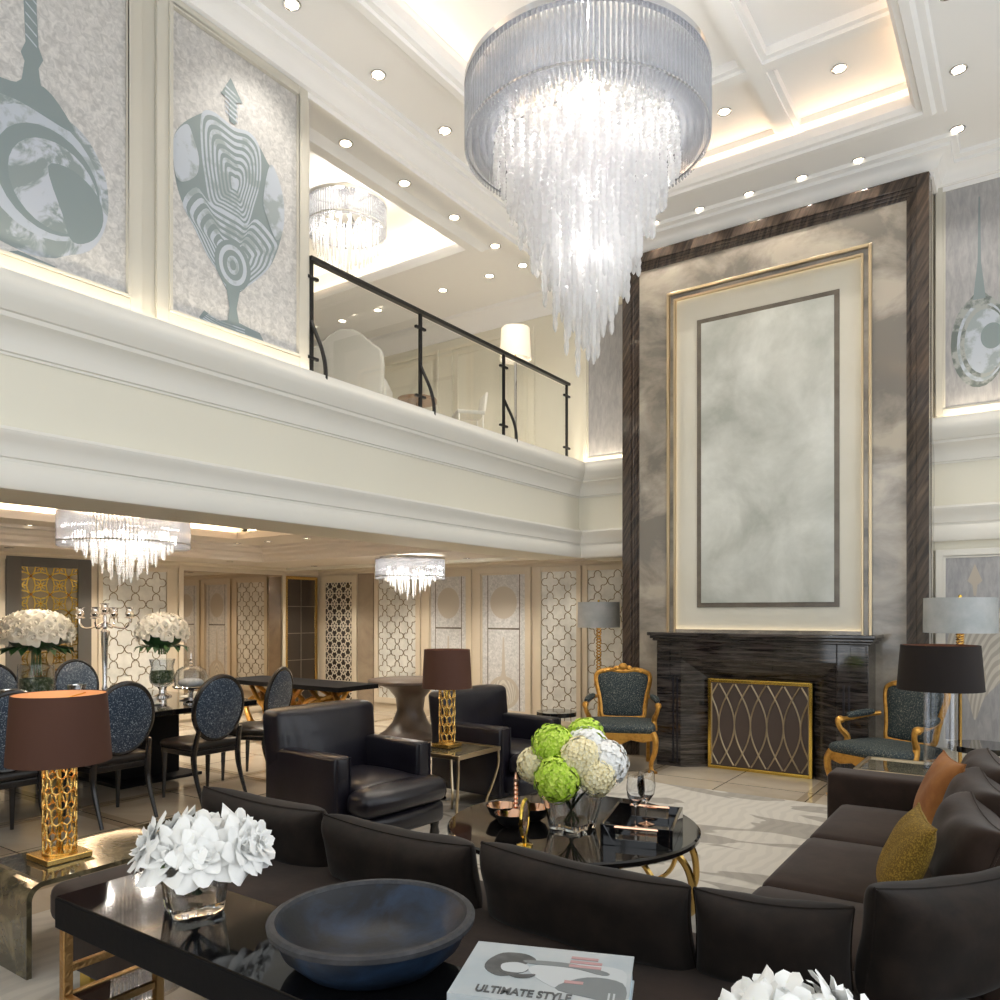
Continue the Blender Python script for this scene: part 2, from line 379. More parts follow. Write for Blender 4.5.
def sweep(path, prof, closed=False):
    """Run a moulding profile (offset towards the room on the right of travel, height) along a plan path with mitred corners."""
    P = [Vector(p) for p in path]; n = len(P); mb = MB(); k = len(prof); vs = []; fs = []
    for i in range(n):
        def nr(a, b): d = (b - a).normalized(); return Vector((d.y, -d.x))
        if closed: n1, n2 = nr(P[i - 1], P[i]), nr(P[i], P[(i + 1) % n])
        else:
            n1 = nr(P[i - 1], P[i]) if i else nr(P[0], P[1]); n2 = nr(P[i], P[i + 1]) if i < n - 1 else n1
        m_ = n1 + n2; m_ = m_ / max(.2, (1 + n1.dot(n2)))
        for o, z in prof: vs.append((P[i].x + m_.x * o, P[i].y + m_.y * o, z))
    for i in range(n if closed else n - 1):
        i2 = (i + 1) % n
        for j in range(k - 1): fs.append((i * k + j, i * k + j + 1, i2 * k + j + 1, i2 * k + j))
    if not closed: fs += [tuple(range(k)), tuple(range((n - 1) * k, n * k))]
    return mb.add(vs, fs)

def frame(mb, ax, at0, at1, a0, a1, b0, b1, w, wb=None):
    """Four mitre-less bars round a rectangle: ax 'x' -> (y,z) plane, ax 'y' -> (x,z) plane."""
    wb = wb or w
    def bx(p0, p1, q0, q1):
        if ax == 'x': mb.box(at0, at1, p0, p1, q0, q1)
        else: mb.box(p0, p1, at0, at1, q0, q1)
    bx(a0, a0 + w, b0, b1); bx(a1 - w, a1, b0, b1); bx(a0 + w, a1 - w, b0, b0 + wb); bx(a0 + w, a1 - w, b1 - wb, b1)
    return mb

def curve_pts(pts, n=6, closed=False):
    """Catmull-Rom through the given points."""
    P = [Vector(p) for p in pts]; k = len(P); out = []
    rng = range(k) if closed else range(k - 1)
    for i in rng:
        p0 = P[(i - 1) % k] if closed or i else P[0]; p1 = P[i]; p2 = P[(i + 1) % k]
        p3 = P[(i + 2) % k] if closed or i + 2 < k else P[-1]
        for j in range(n):
            t = j / n
            out.append(.5 * ((2 * p1) + (p2 - p0) * t + (2 * p0 - 5 * p1 + 4 * p2 - p3) * t * t + (3 * p1 - p0 - 3 * p2 + p3) * t ** 3))
    if not closed: out.append(P[-1])
    return out
# ------------------------------------------------------------------ the setting
XB, YF, XL, YD = -4.66, 8.45, -10.2, 9.2       # balcony front, far wall, dining left wall, dining far wall
ZC, ZU, ZD = 5.85, 5.64, 2.5                    # ceilings: double-height room, upper floor, dining
X1, Y0 = 1.5, -3.2                              # window wall, wall behind the viewer
struct('floor', MB().box(XL - .2, X1 + .2, Y0 - .2, YD + .2, -.12, 0), M['tile'], smooth=False)

# shell walls
struct('wall_left', MB().box(XL - .15, XL, Y0, YD + .15, 0, 5.95), M['beige'], smooth=False)
struct('wall_dining_far', MB().box(XL, -3.7, YD, YD + .15, 0, 2.7), M['beige'], smooth=False)
struct('wall_far_left', MB().box(XL, -3.7, YF, YF + .15, 2.3, 6.3).box(-4.66, -3.7, YF + .15, YD + .15, 2.28, 2.45), M['wall'], smooth=False)
struct('wall_far_right', MB().box(-.95, X1, YF, YF + .15, 0, 6.3), M['wall'], smooth=False)
w = MB()                                        # window wall on the right: piers, sill and head around four tall openings
wins = [(-2.7, -1.1), (-.6, 1.0), (1.5, 3.1), (3.6, 5.2), (5.7, 7.3)]
ys = [Y0] + [v for p in wins for v in p] + [YF + .15]
for i in range(0, len(ys), 2): w.box(X1, X1 + .2, ys[i], ys[i + 1], 0, 6.3)
for a, b in wins: w.box(X1, X1 + .2, a, b, 0, .3).box(X1, X1 + .2, a, b, 5.2, 6.3)
struct('wall_right', w, M['wall'], smooth=False)
w = MB()
bw = [(-4.0, -2.4), (-1.8, -.2)]
xs = [XL] + [v for p in bw for v in p] + [X1 + .2]
for i in range(0, len(xs), 2): w.box(xs[i], xs[i + 1], Y0 - .2, Y0, 0, 6.3)
for a, b in bw: w.box(a, b, Y0 - .2, Y0, 0, .3).box(a, b, Y0 - .2, Y0, 5.2, 6.3)
struct('wall_near', w, M['wall'], smooth=False)
for i, (a, b) in enumerate(wins):
    f = frame(MB(), 'x', X1 + .05, X1 + .12, a, b, .3, 5.2, .07)
    f.box(X1 + .06, X1 + .11, (a + b) / 2 - .03, (a + b) / 2 + .03, .37, 5.13)
    for z in (1.9, 3.5): f.box(X1 + .06, X1 + .11, a + .07, b - .07, z - .03, z + .03)
    struct('window_%d' % (i + 1), f, M['trim'], smooth=False)
for i, (a, b) in enumerate(bw):
    f = frame(MB(), 'y', Y0 - .12, Y0 - .05, a, b, .3, 5.2, .07)
    f.box((a + b) / 2 - .03, (a + b) / 2 + .03, Y0 - .11, Y0 - .06, .37, 5.13)
    struct('window_%d' % (len(wins) + i + 1), f, M['trim'], smooth=False)

# balcony: beam with frieze, floor slab, upper wall carrying the two large pictures
struct('wall_balcony_front', MB().box(-5.25, XB, Y0, YF + .0, 2.28, 3.42), M['wall'], smooth=False)
struct('floor_upper', MB().box(XL, -5.25, Y0, YF, 3.26, 3.42), M['tan'], smooth=False)
struct('wall_upper_left', MB().box(-4.85, XB, Y0, 4.11, 3.42, 5.66), M['greige'], smooth=False)

# main ceiling with raised tray, cove and coffer beams
TX0, TX1, TY0, TY1 = -3.75, -.83, .4, 7.3
o_ = .2
c = MB().box(XB - .0, TX0, Y0, YF, ZC, ZC + .06).box(TX1, X1, Y0, YF, ZC, ZC + .06).box(TX0, TX1, Y0, TY0, ZC, ZC + .06).box(TX0, TX1, TY1, YF, ZC, ZC + .06)
c.box(TX0 - o_ - .05, TX1 + o_ + .05, TY0 - o_ - .05, TY1 + o_ + .05, 6.14, 6.2)
for a in ((TX0 - o_ - .05, TX0 - o_, TY0 - o_, TY1 + o_), (TX1 + o_, TX1 + o_ + .05, TY0 - o_, TY1 + o_), (TX0 - o_, TX1 + o_, TY0 - o_ - .05, TY0 - o_), (TX0 - o_, TX1 + o_, TY1 + o_, TY1 + o_ + .05)):
    c.box(*a, ZC + .06, 6.14)
struct('ceiling', c, M['white'], smooth=False)
# coffer beams across the tray
b = MB(); xm = (TX0 + TX1) / 2
def beam(mb, x0, x1, y0, y1, e=0):
    mb.box(x0, x1, y0, y1, 6.06 + e, 6.14)
    if x1 - x0 < y1 - y0: mb.box(x0 + .045, x1 - .045, y0, y1, 6.03, 6.06)
    else: mb.box(x0, x1, y0 + .045, y1 - .045, 6.03 + e, 6.06 + e)
for x in (-2.95, -1.88): beam(b, x - .11, x + .11, TY0 - o_, TY1 + o_)
for y in (1.6, 4.0, 6.4): beam(b, TX0 - o_, TX1 + o_, y - .10, y + .10, .004)
for a in ((TX0 - o_, TX0 - o_ + .1, TY0 - o_, TY1 + o_), (TX1 + o_ - .1, TX1 + o_, TY0 - o_, TY1 + o_), (TX0 - o_, TX1 + o_, TY1 + o_ - .1, TY1 + o_)): b.box(*a, 6.08, 6.14)
struct('trim_1', b, M['white'], smooth=False)
hole = [(TX0, TY0), (TX1, TY0), (TX1, TY1), (TX0, TY1)]
# stepped moulding round the tray opening, on the ceiling side of the hole
prof = [(.0, ZC + .09), (-.02, ZC + .09), (-.02, ZC + .01), (.01, ZC - .03), (.05, ZC - .035), (.06, ZC - .06), (.12, ZC - .06), (.15, ZC - .03), (.20, ZC - .025), (.22, ZC + .001)]
struct('trim_2', sweep(hole, prof, True), M['white'])
# crown round the double-height room
crown = [(0, 5.60), (.025, 5.60), (.03, 5.64), (.06, 5.65), (.08, 5.70), (.13, 5.755), (.17, 5.77), (.175, 5.80), (.22, 5.815), (.23, 5.852)]
wpath = [(XB, Y0), (XB, YF), (-3.85, YF), (-3.85, 8.1), (-.79, 8.1), (-.79, YF), (X1, YF)]
struct('trim_3', sweep(wpath, crown), M['white'])
# balcony mouldings: heavy upper cornice, lower architrave; both turn onto the far wall either side of the chimney breast
c1 = [(0, 3.02), (.012, 3.02), (.012, 3.035), (.025, 3.04), (.03, 3.10), (.045, 3.14), (.075, 3.18), (.11, 3.20), (.115, 3.225), (.13, 3.23),
      (.15, 3.26), (.175, 3.30), (.19, 3.34), (.185, 3.38), (.17, 3.41), (.17, 3.43), (.15, 3.43), (.15, 3.40), (0, 3.40)]
c2 = [(0, 2.28), (.05, 2.28), (.06, 2.30), (.06, 2.37), (.05, 2.41), (.035, 2.43), (.035, 2.45), (.05, 2.455), (.055, 2.50), (.07, 2.54), (.095, 2.57), (.10, 2.595), (.085, 2.60), (.08, 2.615), (0, 2.62)]
for p, n in ((wpath[:3], (4, 5)), ([(-.79, YF), (X1, YF)], (6, 7))):
    struct('trim_%d' % n[0], sweep(p, c1), M['trim']); struct('trim_%d' % n[1], sweep(p, c2), M['trim'])

# dining ceiling: tray with cove, lower bulkheads at its far sides
dx0, dx1, dy0, dy1 = -7.9, -5.6, .6, 5.84
c = MB().box(dx1, -5.25, Y0, YD, ZD, ZD + .05).box(XL, dx0, Y0, YD, ZD, ZD + .05).box(dx0, dx1, Y0, dy0, ZD, ZD + .05).box(dx0, dx1, dy1, YD, ZD, ZD + .05)
c.box(dx0 - .2, dx1 + .2, dy0 - .2, dy1 + .2, 2.74, 2.78)
for a in ((dx0 - .2, dx0 - .15, dy0 - .2, dy1 + .2), (dx1 + .15, dx1 + .2, dy0 - .2, dy1 + .2), (dx0, dx1, dy1 + .15, dy1 + .2), (dx0, dx1, dy0 - .2, dy0 - .15)): c.box(*a, ZD + .05, 2.74)
c.box(-5.25, -3.7, YF, YD, 2.30, 2.34)
struct('ceiling_dining', c, M['tan'], smooth=False)
struct('ceiling_bulkhead', MB().box(XL, -8.75, Y0, YD, 2.34, ZD).box(-8.75, -5.25, 6.9, YD, 2.34, ZD), M['tan'], smooth=False)
prof = [(0, ZD + .07), (-.02, ZD + .07), (-.02, ZD + .03), (0, ZD), (.0, ZD - .01), (.04, ZD - .012), (.06, ZD - .018), (.12, ZD - .018), (.16, ZD - .01), (.2, ZD + .001)]
struct('trim_8', sweep([(dx0, dy0), (dx1, dy0), (dx1, dy1), (dx0, dy1)], prof, True), M['tan'])
step = [(0, 2.30), (.03, 2.30), (.04, 2.33), (.09, 2.36), (.10, 2.40), (.15, 2.42), (.17, 2.46), (.24, 2.47), (.25, 2.501)]
struct('trim_9', sweep([(-8.75, Y0), (-8.75, 6.9), (-5.25, 6.9)], step), M['tan'])
wc = [(0, 2.25), (.02, 2.25), (.03, 2.29), (.07, 2.31), (.08, 2.341)]
struct('trim_10', sweep([(XL, Y0), (XL, YD), (-3.86, YD)], wc), M['beige'])

# upper-floor ceiling with its own lit tray
ux0, ux1, uy0, uy1 = -9.0, -5.15, 0.0, 6.78
c = MB().box(ux1, XB, Y0, YF, ZU, ZU + .05).box(XL, ux0, Y0, YF, ZU, ZU + .05).box(ux0, ux1, Y0, uy0, ZU, ZU + .05).box(ux0, ux1, uy1, YF, ZU, ZU + .05)
c.box(ux0 - .2, ux1 + .2, uy0 - .2, uy1 + .2, 6.0, 6.05).box(XB - .04, XB, Y0, YF, ZU + .05, 5.95)
for a in ((ux0 - .2, ux0 - .15, uy0 - .2, uy1 + .2), (ux1 + .15, ux1 + .2, uy0 - .2, uy1 + .2), (ux0, ux1, uy1 + .15, uy1 + .2), (ux0, ux1, uy0 - .2, uy0 - .15)): c.box(*a, ZU + .05, 6.0)
struct('ceiling_upper', c, M['white'], smooth=False)
prof = [(0, ZU + .06), (-.02, ZU + .06), (-.02, ZU), (.0, ZU - .04), (.05, ZU - .05), (.12, ZU - .05), (.16, ZU - .02), (.2, ZU + .001)]
struct('trim_11', sweep([(ux0, uy0), (ux1, uy0), (ux1, uy1), (ux0, uy1)], prof, True), M['white'])
uc = [(0, 5.40), (.02, 5.40), (.03, 5.45), (.08, 5.50), (.12, 5.57), (.18, 5.60), (.20, 5.641)]
struct('trim_12', sweep([(XL, Y0), (XL, YF), (XB - .04, YF)], uc), M['white'])
# raised panelling on the upper far wall and the lower frames of the far-right wall
f = MB()
for x0, x1 in ((-9.9, -8.5), (-8.3, -6.9), (-6.7, -5.3)): frame(f, 'y', YF - .025, YF, x0, x1, 3.6, 5.3, .05); frame(f, 'y', YF - .015, YF, x0 + .12, x1 - .12, 3.72, 5.18, .02)
struct('trim_13', f, M['wall'], smooth=False, bevel=.006)
struct('baseboard_far', MB().box(-.79, X1, YF - .02, YF, 0, .14).box(-.79, X1, YF - .012, YF, .14, .17), M['trim'], smooth=False)
struct('baseboard_left', MB().box(XL, XL + .02, Y0, 4.2, 0, .12), M['beige'], smooth=False)

# chimney breast in grey marble, dark stepped marble border
BX0, BX1, BY = -3.85, -.79, 8.1
struct('wall_chimney', MB().box(BX0, BX1, BY + .02, YD, 0, 6.0), M['marble'], smooth=False)
f = MB()
for (d, pr) in ((.0, .085), (.03, .098), (.055, .112), (.085, .13)):
    f.box(BX0, BX0 + .19 - d, BY - pr + .02, BY + .02, 0, 5.62).box(BX1 - .19 + d, BX1, BY - pr + .02, BY + .02, 0, 5.62)
    f.box(BX0 + .19 - d, BX1 - .19 + d, BY - pr + .02, BY + .02, 5.62 - .19 + d, 5.62)
struct('trim_14', f, M['darkmarble'], smooth=False, bevel=.006)
# marble slabs between border and central panel leave a recess for the lit panel
px0, px1, pz0, pz1 = -3.30, -1.30, 1.38, 5.08
f = MB().box(BX0 + .19, px0, BY - .06, BY + .02, 0, 5.43).box(px1, BX1 - .19, BY - .06, BY + .02, 0, 5.43).box(px0, px1, BY - .06, BY + .02, pz1, 5.43).box(px0, px1, BY - .06, BY + .02, 0, pz0)
struct('trim_15', f, M['marble'], smooth=False)
t = thing('onyx_wall_panel', 'tall pale onyx panel with gold frame and dark inlay above fireplace', 'wall panel', (-2.3, BY, 1.38))
def L(mb): return mb.xf(Matrix.Translation((2.3, -BY, -1.38)))
L(MB().box(px0, px1, BY - .002, BY + .018, pz0, pz1)).build('onyx_border', M['onyxrim'], t, False)
L(MB().box(-3.01, -1.57, BY - .012, BY - .002, 1.66, 4.77)).build('dark_inlay', M['taupe'], t, False, bevel=.003)
L(MB().box(-2.962, -1.618, BY - .018, BY - .012, 1.708, 4.722)).build('onyx_slab', M['onyx'], t, False, bevel=.003)
f = frame(MB(), 'y', BY - .085, BY - .055, px0 - .03, px1 + .03, pz0 - .05, pz1 + .03, .03)
L(f).build('outer_gold_frame', M['palegold'], t, False, bevel=.006)
f = frame(MB(), 'y', BY - .055, BY - .035, px0, px1, pz0, pz1, .045); L(f).build('frame_fillet', M['marble'], t, False)
f = frame(MB(), 'y', BY - .075, BY - .035, px0 + .045, px1 - .045, pz0, pz1 - .045, .02); L(f).build('inner_gold_frame', M['palegold'], t, False, bevel=.005)
f = frame(MB(), 'y', BY - .034, BY - .028, px0 + .006, px1 - .006, pz0, pz1 - .006, .03); L(f).build('light_strip', M['led'], t, False)

# ------------------------------------------------------------------ daylight and lamps
W = bpy.data.worlds.new('World'); SC.world = W; W.use_nodes = True
W.node_tree.nodes['Background'].inputs[0].default_value = (.90, .95, 1.0, 1); W.node_tree.nodes['Background'].inputs[1].default_value = WORLD
def area(name, loc, rot, sx, sy, e, col=(1, 1, 1), portal=False):
    l = bpy.data.lights.new(name, 'AREA'); l.shape = 'RECTANGLE'; l.size = sx; l.size_y = sy; l.energy = e; l.color = col
    if portal: l.cycles.is_portal = True
    o = bpy.data.objects.new(name, l); C.objects.link(o); o.location = loc; o.rotation_euler = rot; return o
for a, b in wins: area('daylight_portal', (X1 + .19, (a + b) / 2, 2.75), (0, R(90), 0), 4.9, b - a, 1, portal=True)
for a, b in bw: area('daylight_portal', ((a + b) / 2, Y0 - .19, 2.75), (R(-90), 0, 0), b - a, 4.9, 1, portal=True)
WARM = (1, .70, .40); SOFT = (1, .92, .81)
# strips lying in the coves, facing up
def cove(x0, x1, y0, y1, z, off, e, col):
    cx, cy = (x0 + x1) / 2, (y0 + y1) / 2
    for x, tilt in ((x0 - off, R(-25)), (x1 + off, R(25))): area('cove_light', (x, cy, z), (R(180), 0, 0), .05, y1 - y0, e * (y1 - y0), col)
    for y in (y0 - off, y1 + off): area('cove_light', (cx, y, z), (R(180), 0, 0), x1 - x0, .05, e * (x1 - x0), col)
cove(TX0, TX1, TY0, TY1, ZC + .075, .13, 1.7, (1, .68, .42))
cove(dx0, dx1, dy0, dy1, ZD + .065, .1, 14, (1, .80, .55))
cove(ux0, ux1, uy0, uy1, ZU + .065, .1, 3.0, (1, .86, .62))
# ledge wash along the balcony cornice
area('ledge_light', (XB + .11, (Y0 + YF) / 2, 3.405), (R(180), 0, 0), .025, YF - Y0 - .3, 22, (1, .84, .62))
area('ledge_light', (-4.25, YF - .11, 3.405), (R(180), 0, 0), .6, .025, 2.2, (1, .84, .62))
area('ledge_light', (.3, YF - .11, 3.405), (R(180), 0, 0), 2.0, .025, 7, (1, .84, .62))

def point(name, loc, e, col=SOFT, r=.05):
    l = bpy.data.lights.new(name, 'POINT'); l.energy = e; l.color = col; l.shadow_soft_size = r
    o = bpy.data.objects.new(name, l); C.objects.link(o); o.location = loc; return o
def spot(loc, e, col=SOFT, ang=100, blend=.8, r=.04):
    l = bpy.data.lights.new('downlight_beam', 'SPOT'); l.energy = e; l.color = col; l.spot_size = R(ang); l.spot_blend = blend; l.shadow_soft_size = r
    o = bpy.data.objects.new('downlight_beam', l); C.objects.link(o); o.location = loc; return o

# recessed downlights: ring + lens, one thing each
dl = thing('downlight', 'x', 'downlight', (0, 0, -50))
MB().lathe([(.046, .004), (.062, .004), (.064, -.006), (.058, -.010), (.048, -.006)], 20, close=True).build('ring', M['chrome'], dl)
MB().lathe([(0, -.002), (.046, -.002), (.046, .004), (0, .004)], 16).build('lens', M['bulb'], dl)
first = [True]
ORD = ['first', 'second', 'third', 'fourth', 'fifth', 'sixth', 'seventh', 'eighth', 'ninth', 'tenth']
def lights(pts, z, group, lab, e, col=SOFT, sc=1.0, ang=100):
    for i, (x, y) in enumerate(pts):
        if first[0]: dl.location = (x, y, z); dl['label'] = lab % ORD[i]; dl['group'] = group; dl.scale = (sc,) * 3; first[0] = False
        else: dup(dl, (x, y, z), 0, lab % ORD[i], group, sc)
        if e: spot((x, y, z - .03), e, col, ang)
lights([(-3.4, 7.88), (-2.9, 7.88), (-2.38, 7.88), (-1.87, 7.88), (-1.36, 7.88)], ZC, 'downlights above the fireplace', 'round downlight in main ceiling above fireplace, %s from the left', 45)
lights([(-.56, 7.86), (-.49, 7.0), (-.49, 6.1)], ZC, 'downlights at right of the raised ceiling', 'round downlight at right of raised ceiling tray, %s from the corner', 45)
lights([(-4.26, 3.6), (-4.26, 4.46), (-4.27, 5.31), (-4.27, 6.2), (-4.27, 7.1)], ZC, 'downlights along the balcony side', 'round downlight along balcony side of main ceiling, %s from the near end', 45)
lights([(-2.31, 6.9), (-1.34, 6.9)], 6.14, 'downlights in the raised ceiling', 'round downlight inside raised coffered ceiling, %s from the left', 40)
lights([(-4.87, 4.7), (-4.87, 5.45), (-4.87, 6.21), (-4.88, 6.95), (-4.89, 7.52)], ZU, 'upper floor downlights beside the railing', 'small downlight in upper floor ceiling over railing, %s from near end', 24)
lights([(-7.87, 7.53), (-7.2, 7.53), (-6.09, 7.53), (-5.37, 7.53)], ZU, 'upper floor downlights by the far wall', 'small downlight in upper floor ceiling by far wall, %s from the left', 30)
lights([(-8.45, 3.75), (-8.45, 5.0), (-8.45, 6.25), (-7.9, 6.3), (-7.2, 6.3), (-6.3, 6.3)], ZD, 'dining ceiling downlights', 'tiny downlight in dining ceiling around lit tray, %s from the left', 78, (1, .90, .76), .8, 120)
lights([(-9.5, 4.0), (-9.5, 5.3), (-9.5, 6.9), (-9.3, 8.3), (-7.8, 8.3), (-6.3, 8.3), (-5.2, 8.6), (-4.3, 8.85)], 2.34, 'downlights along the dining walls', 'tiny downlight in lowered dining soffit, %s along the panelled walls', 78, (1, .92, .79), .8, 120)
# ------------------------------------------------------------------ pictures on the upper walls
def smooth(poly, n=4): return [(p.x, p.y) for p in curve_pts([(a, b, 0) for a, b in poly], n, True)]
AX = XB                                     # plane of the balcony wall
def big_art(name, label, y0, y1, z0, z1, motifs):
    t = thing(name, label, 'picture', (AX, (y0 + y1) / 2, z0), 0)
    T = Matrix.Translation((-AX, -(y0 + y1) / 2, -z0))
    MB().box(AX, AX + .012, y0, y1, z0, z1).xf(T).build('canvas', M['artbg'], t, False)
    f = frame(MB(), 'x', AX, AX + .03, y0 - .10, y1 + .10, z0 - .10, z1 + .10, .08); frame(f, 'x', AX, AX + .045, y0 - .02, y1 + .02, z0 - .02, z1 + .02, .02)
    f.xf(T).build('frame', M['greige'], t, False, bevel=.004)
    for i, (nm, mt, poly, sm) in enumerate(motifs):
        MB().prism(smooth(poly) if sm else poly, 'x', AX + .0121 + .0001 * i, AX + .0123 + .0001 * i).xf(T).build(nm, M[mt], t, False)
arrow = [(3.38, 5.36), (3.48, 5.23), (3.43, 5.215), (3.42, 5.05), (3.37, 5.05), (3.37, 5.2), (3.3, 5.21)]
body = [(3.02, 4.86), (3.15, 4.99), (3.24, 5.05), (3.41, 5.03), (3.54, 5.06), (3.64, 4.99), (3.7, 4.92), (3.8, 4.84), (3.85, 4.67), (3.84, 4.48), (3.78, 4.28), (3.7, 4.13), (3.52, 3.94), (3.41, 3.84), (3.35, 3.86), (3.27, 3.97), (3.19, 4.05), (3.09, 4.2), (3.0, 4.34), (2.96, 4.45), (2.94, 4.6), (2.95, 4.74)]
upper = [(3.15, 4.98), (3.24, 5.05), (3.41, 5.03), (3.54, 5.06), (3.63, 4.99), (3.64, 4.77), (3.58, 4.55), (3.52, 4.38), (3.44, 4.39), (3.3, 4.4), (3.22, 4.41), (3.18, 4.56), (3.15, 4.75)]
lower = [(3.11, 4.47), (3.22, 4.41), (3.44, 4.39), (3.52, 4.38), (3.61, 4.46), (3.78, 4.36), (3.76, 4.27), (3.7, 4.13), (3.52, 3.94), (3.41, 3.86), (3.35, 3.87), (3.27, 3.97), (3.19, 4.05), (3.09, 4.2), (3.01, 4.32)]
lpale = [(2.95, 4.74), (3.04, 4.86), (3.09, 4.79), (3.13, 4.67), (3.11, 4.55), (3.01, 4.46), (2.96, 4.48), (2.94, 4.6)]
rpale = [(3.72, 4.91), (3.8, 4.84), (3.85, 4.67), (3.84, 4.48), (3.78, 4.38), (3.7, 4.5), (3.66, 4.63)]
foot = [(3.34, 3.90), (3.46, 3.90), (3.43, 3.75), (3.45, 3.66), (3.52, 3.65), (3.63, 3.64), (3.67, 3.58), (3.52, 3.545), (3.3, 3.55), (3.17, 3.56), (3.13, 3.6), (3.17, 3.66), (3.27, 3.62), (3.355, 3.65), (3.37, 3.74)]
def ell(cy, cz, ry, rz, n=28, a0=0, a1=2 * PI): return [(cy + ry * math.cos(a0 + (a1 - a0) * i / n), cz + rz * math.sin(a0 + (a1 - a0) * i / n)) for i in range(n)]
def nest(poly, cy, cz, n): return [('printed_stripes', ('inkpale', 'inksolid')[i % 2], [(cy + (y - cy) * (1 - .93 * i / n), cz + (z - cz) * (1 - .93 * i / n)) for y, z in poly], True) for i in range(n)]
big_art('framed_picture', 'large framed picture of striped grey goblet with arrow finial, beside balcony railing', 2.94 - .02, 3.97, 3.58, 5.56,
        [('printed_goblet', 'inksolid', body, True), *nest(upper, 3.42, 4.62, 15), *nest(lower, 3.40, 4.06, 14),
         ('printed_patch', 'inkpale', lpale, True), ('printed_patch', 'inkpale', rpale, True), ('printed_eye', 'inksolid', ell(3.4, 4.05, .15, .17), False), ('printed_eye', 'inkpale', ell(3.4, 4.05, .115, .14), False),
         ('printed_eye', 'inksolid', ell(3.4, 4.05, .085, .105), False), ('printed_eye', 'inkpale', ell(3.4, 4.05, .05, .065), False), ('printed_eye', 'inksolid', ell(3.4, 4.05, .025, .035), False), ('printed_foot', 'inksolid', foot, False), *[('printed_stripes', 'inkpale', [(3.16 + .012 * i, 3.60 + .012 * i), (3.30, 3.565 + .018 * i), (3.50, 3.56 + .02 * i), (3.50, 3.568 + .02 * i), (3.30, 3.573 + .018 * i), (3.16 + .012 * i, 3.608 + .012 * i)], False) for i in range(4)], ('printed_finial', 'inksolid', arrow, False), *[('printed_stripes', 'inkpale', [(3.335, 5.10 + .035 * i), (3.44, 5.07 + .035 * i), (3.44, 5.083 + .035 * i), (3.335, 5.113 + .035 * i)], False) for i in range(6)]])
b1 = [(1.66, 4.5), (1.86, 4.48), (1.97, 4.52), (2.13, 4.58), (2.19, 4.49), (2.28, 4.48), (2.38, 4.43), (2.45, 4.34), (2.5, 4.22), (2.51, 4.04), (2.47, 3.88), (2.39, 3.76), (2.27, 3.69), (2.18, 3.64), (2.05, 3.62), (1.9, 3.64), (1.75, 3.70), (1.65, 3.81), (1.58, 4.0), (1.59, 4.28)]
stem = [(2.03, 5.5), (2.09, 5.5), (2.10, 5.02), (2.11, 4.81), (2.135, 4.75), (2.11, 4.69), (2.12, 4.61), (2.17, 4.50), (1.95, 4.50), (2.02, 4.58), (2.035, 4.69), (2.015, 4.73), (2.04, 4.8), (2.03, 5.02)]
big_art('framed_picture', 'large framed picture of round grey vessel with tall spire, further from the railing', 1.50, 2.62, 3.58, 5.56,
        [('printed_vessel', 'ink', b1, True), ('printed_ring', 'inkpale', ell(2.13, 4.10, .34, .36), False), ('printed_ring', 'inksolid', ell(2.17, 4.08, .29, .30), False), ('printed_ring', 'ink', ell(2.20, 4.06, .25, .255), False),
         ('printed_patch', 'inksolid', [(2.16, 4.16), (2.3, 4.2), (2.44, 4.12), (2.48, 3.98), (2.42, 3.84), (2.3, 3.78), (2.24, 3.92)], True), ('printed_collar', 'inksolid', [(1.75, 4.42), (2.0, 4.45), (2.28, 4.42), (2.28, 4.48), (2.14, 4.60), (1.97, 4.54), (1.75, 4.50)], True),
         ('printed_spire', 'inksolid', stem, False), *[('printed_stripes', 'inkpale', [(2.04, 4.84 + .06 * i), (2.10, 4.80 + .06 * i), (2.10, 4.81 + .06 * i), (2.04, 4.85 + .06 * i)], False) for i in range(10)], ('printed_tail', 'inksolid', [(1.94, 3.585), (2.0, 3.615), (2.2, 3.6), (2.2, 3.585)], False)])
def wall_art(name, label, x0, x1, z0, z1, Y, fw, ground, motifs, fm='greige'):
    xc = (x0 + x1) / 2; t = thing(name, label, 'picture', (xc, Y, z0)); T = Matrix.Translation((-xc, -Y, -z0))
    MB().box(x0, x1, Y - .012, Y, z0, z1).xf(T).build('canvas', M[ground], t, False)
    f = frame(MB(), 'y', Y - .035, Y, x0 - fw, x1 + fw, z0 - fw, z1 + fw, fw * .75); frame(f, 'y', Y - .022, Y, x0 - fw * .25, x1 + fw * .25, z0 - fw * .25, z1 + fw * .25, fw * .25)
    f.xf(T).build('frame', M[fm], t, False, bevel=.004)
    for i, (nm, mt, poly, sm) in enumerate(motifs):
        MB().prism(smooth(poly) if sm else poly, 'y', Y - .0125 - .0002 * i, Y - .0122 - .0002 * i).xf(T).build(nm, M[mt], t, False)
    return t
xs = -.425
wall_art('framed_picture', 'silver framed picture of spired grey vessel high at right of chimney breast', -.70, .35, 3.55, 5.62, YF, .08, 'artbg2',
         [('printed_vessel', 'inkgreen', ell(xs, 4.13, .23, .43), False), ('printed_ring', 'inkpale', ell(xs + .02, 4.12, .20, .37), False), ('printed_ring', 'inkgreen', ell(xs + .03, 4.12, .185, .335), False),
          ('printed_ring', 'inkpale', ell(xs + .045, 4.12, .165, .30), False), ('printed_patch', 'inksolid', ell(xs + .10, 4.16, .09, .12), False), ('printed_collar', 'inkgreen', [(xs - .10, 4.48), (xs, 4.60), (xs + .1, 4.48), (xs, 4.44)], True),
          ('printed_spire', 'inksolid', [(xs - .007, 5.47), (xs + .007, 5.47), (xs + .014, 4.86), (xs + .03, 4.72), (xs + .05, 4.52), (xs - .05, 4.52), (xs - .03, 4.72), (xs - .014, 4.86)], False)])
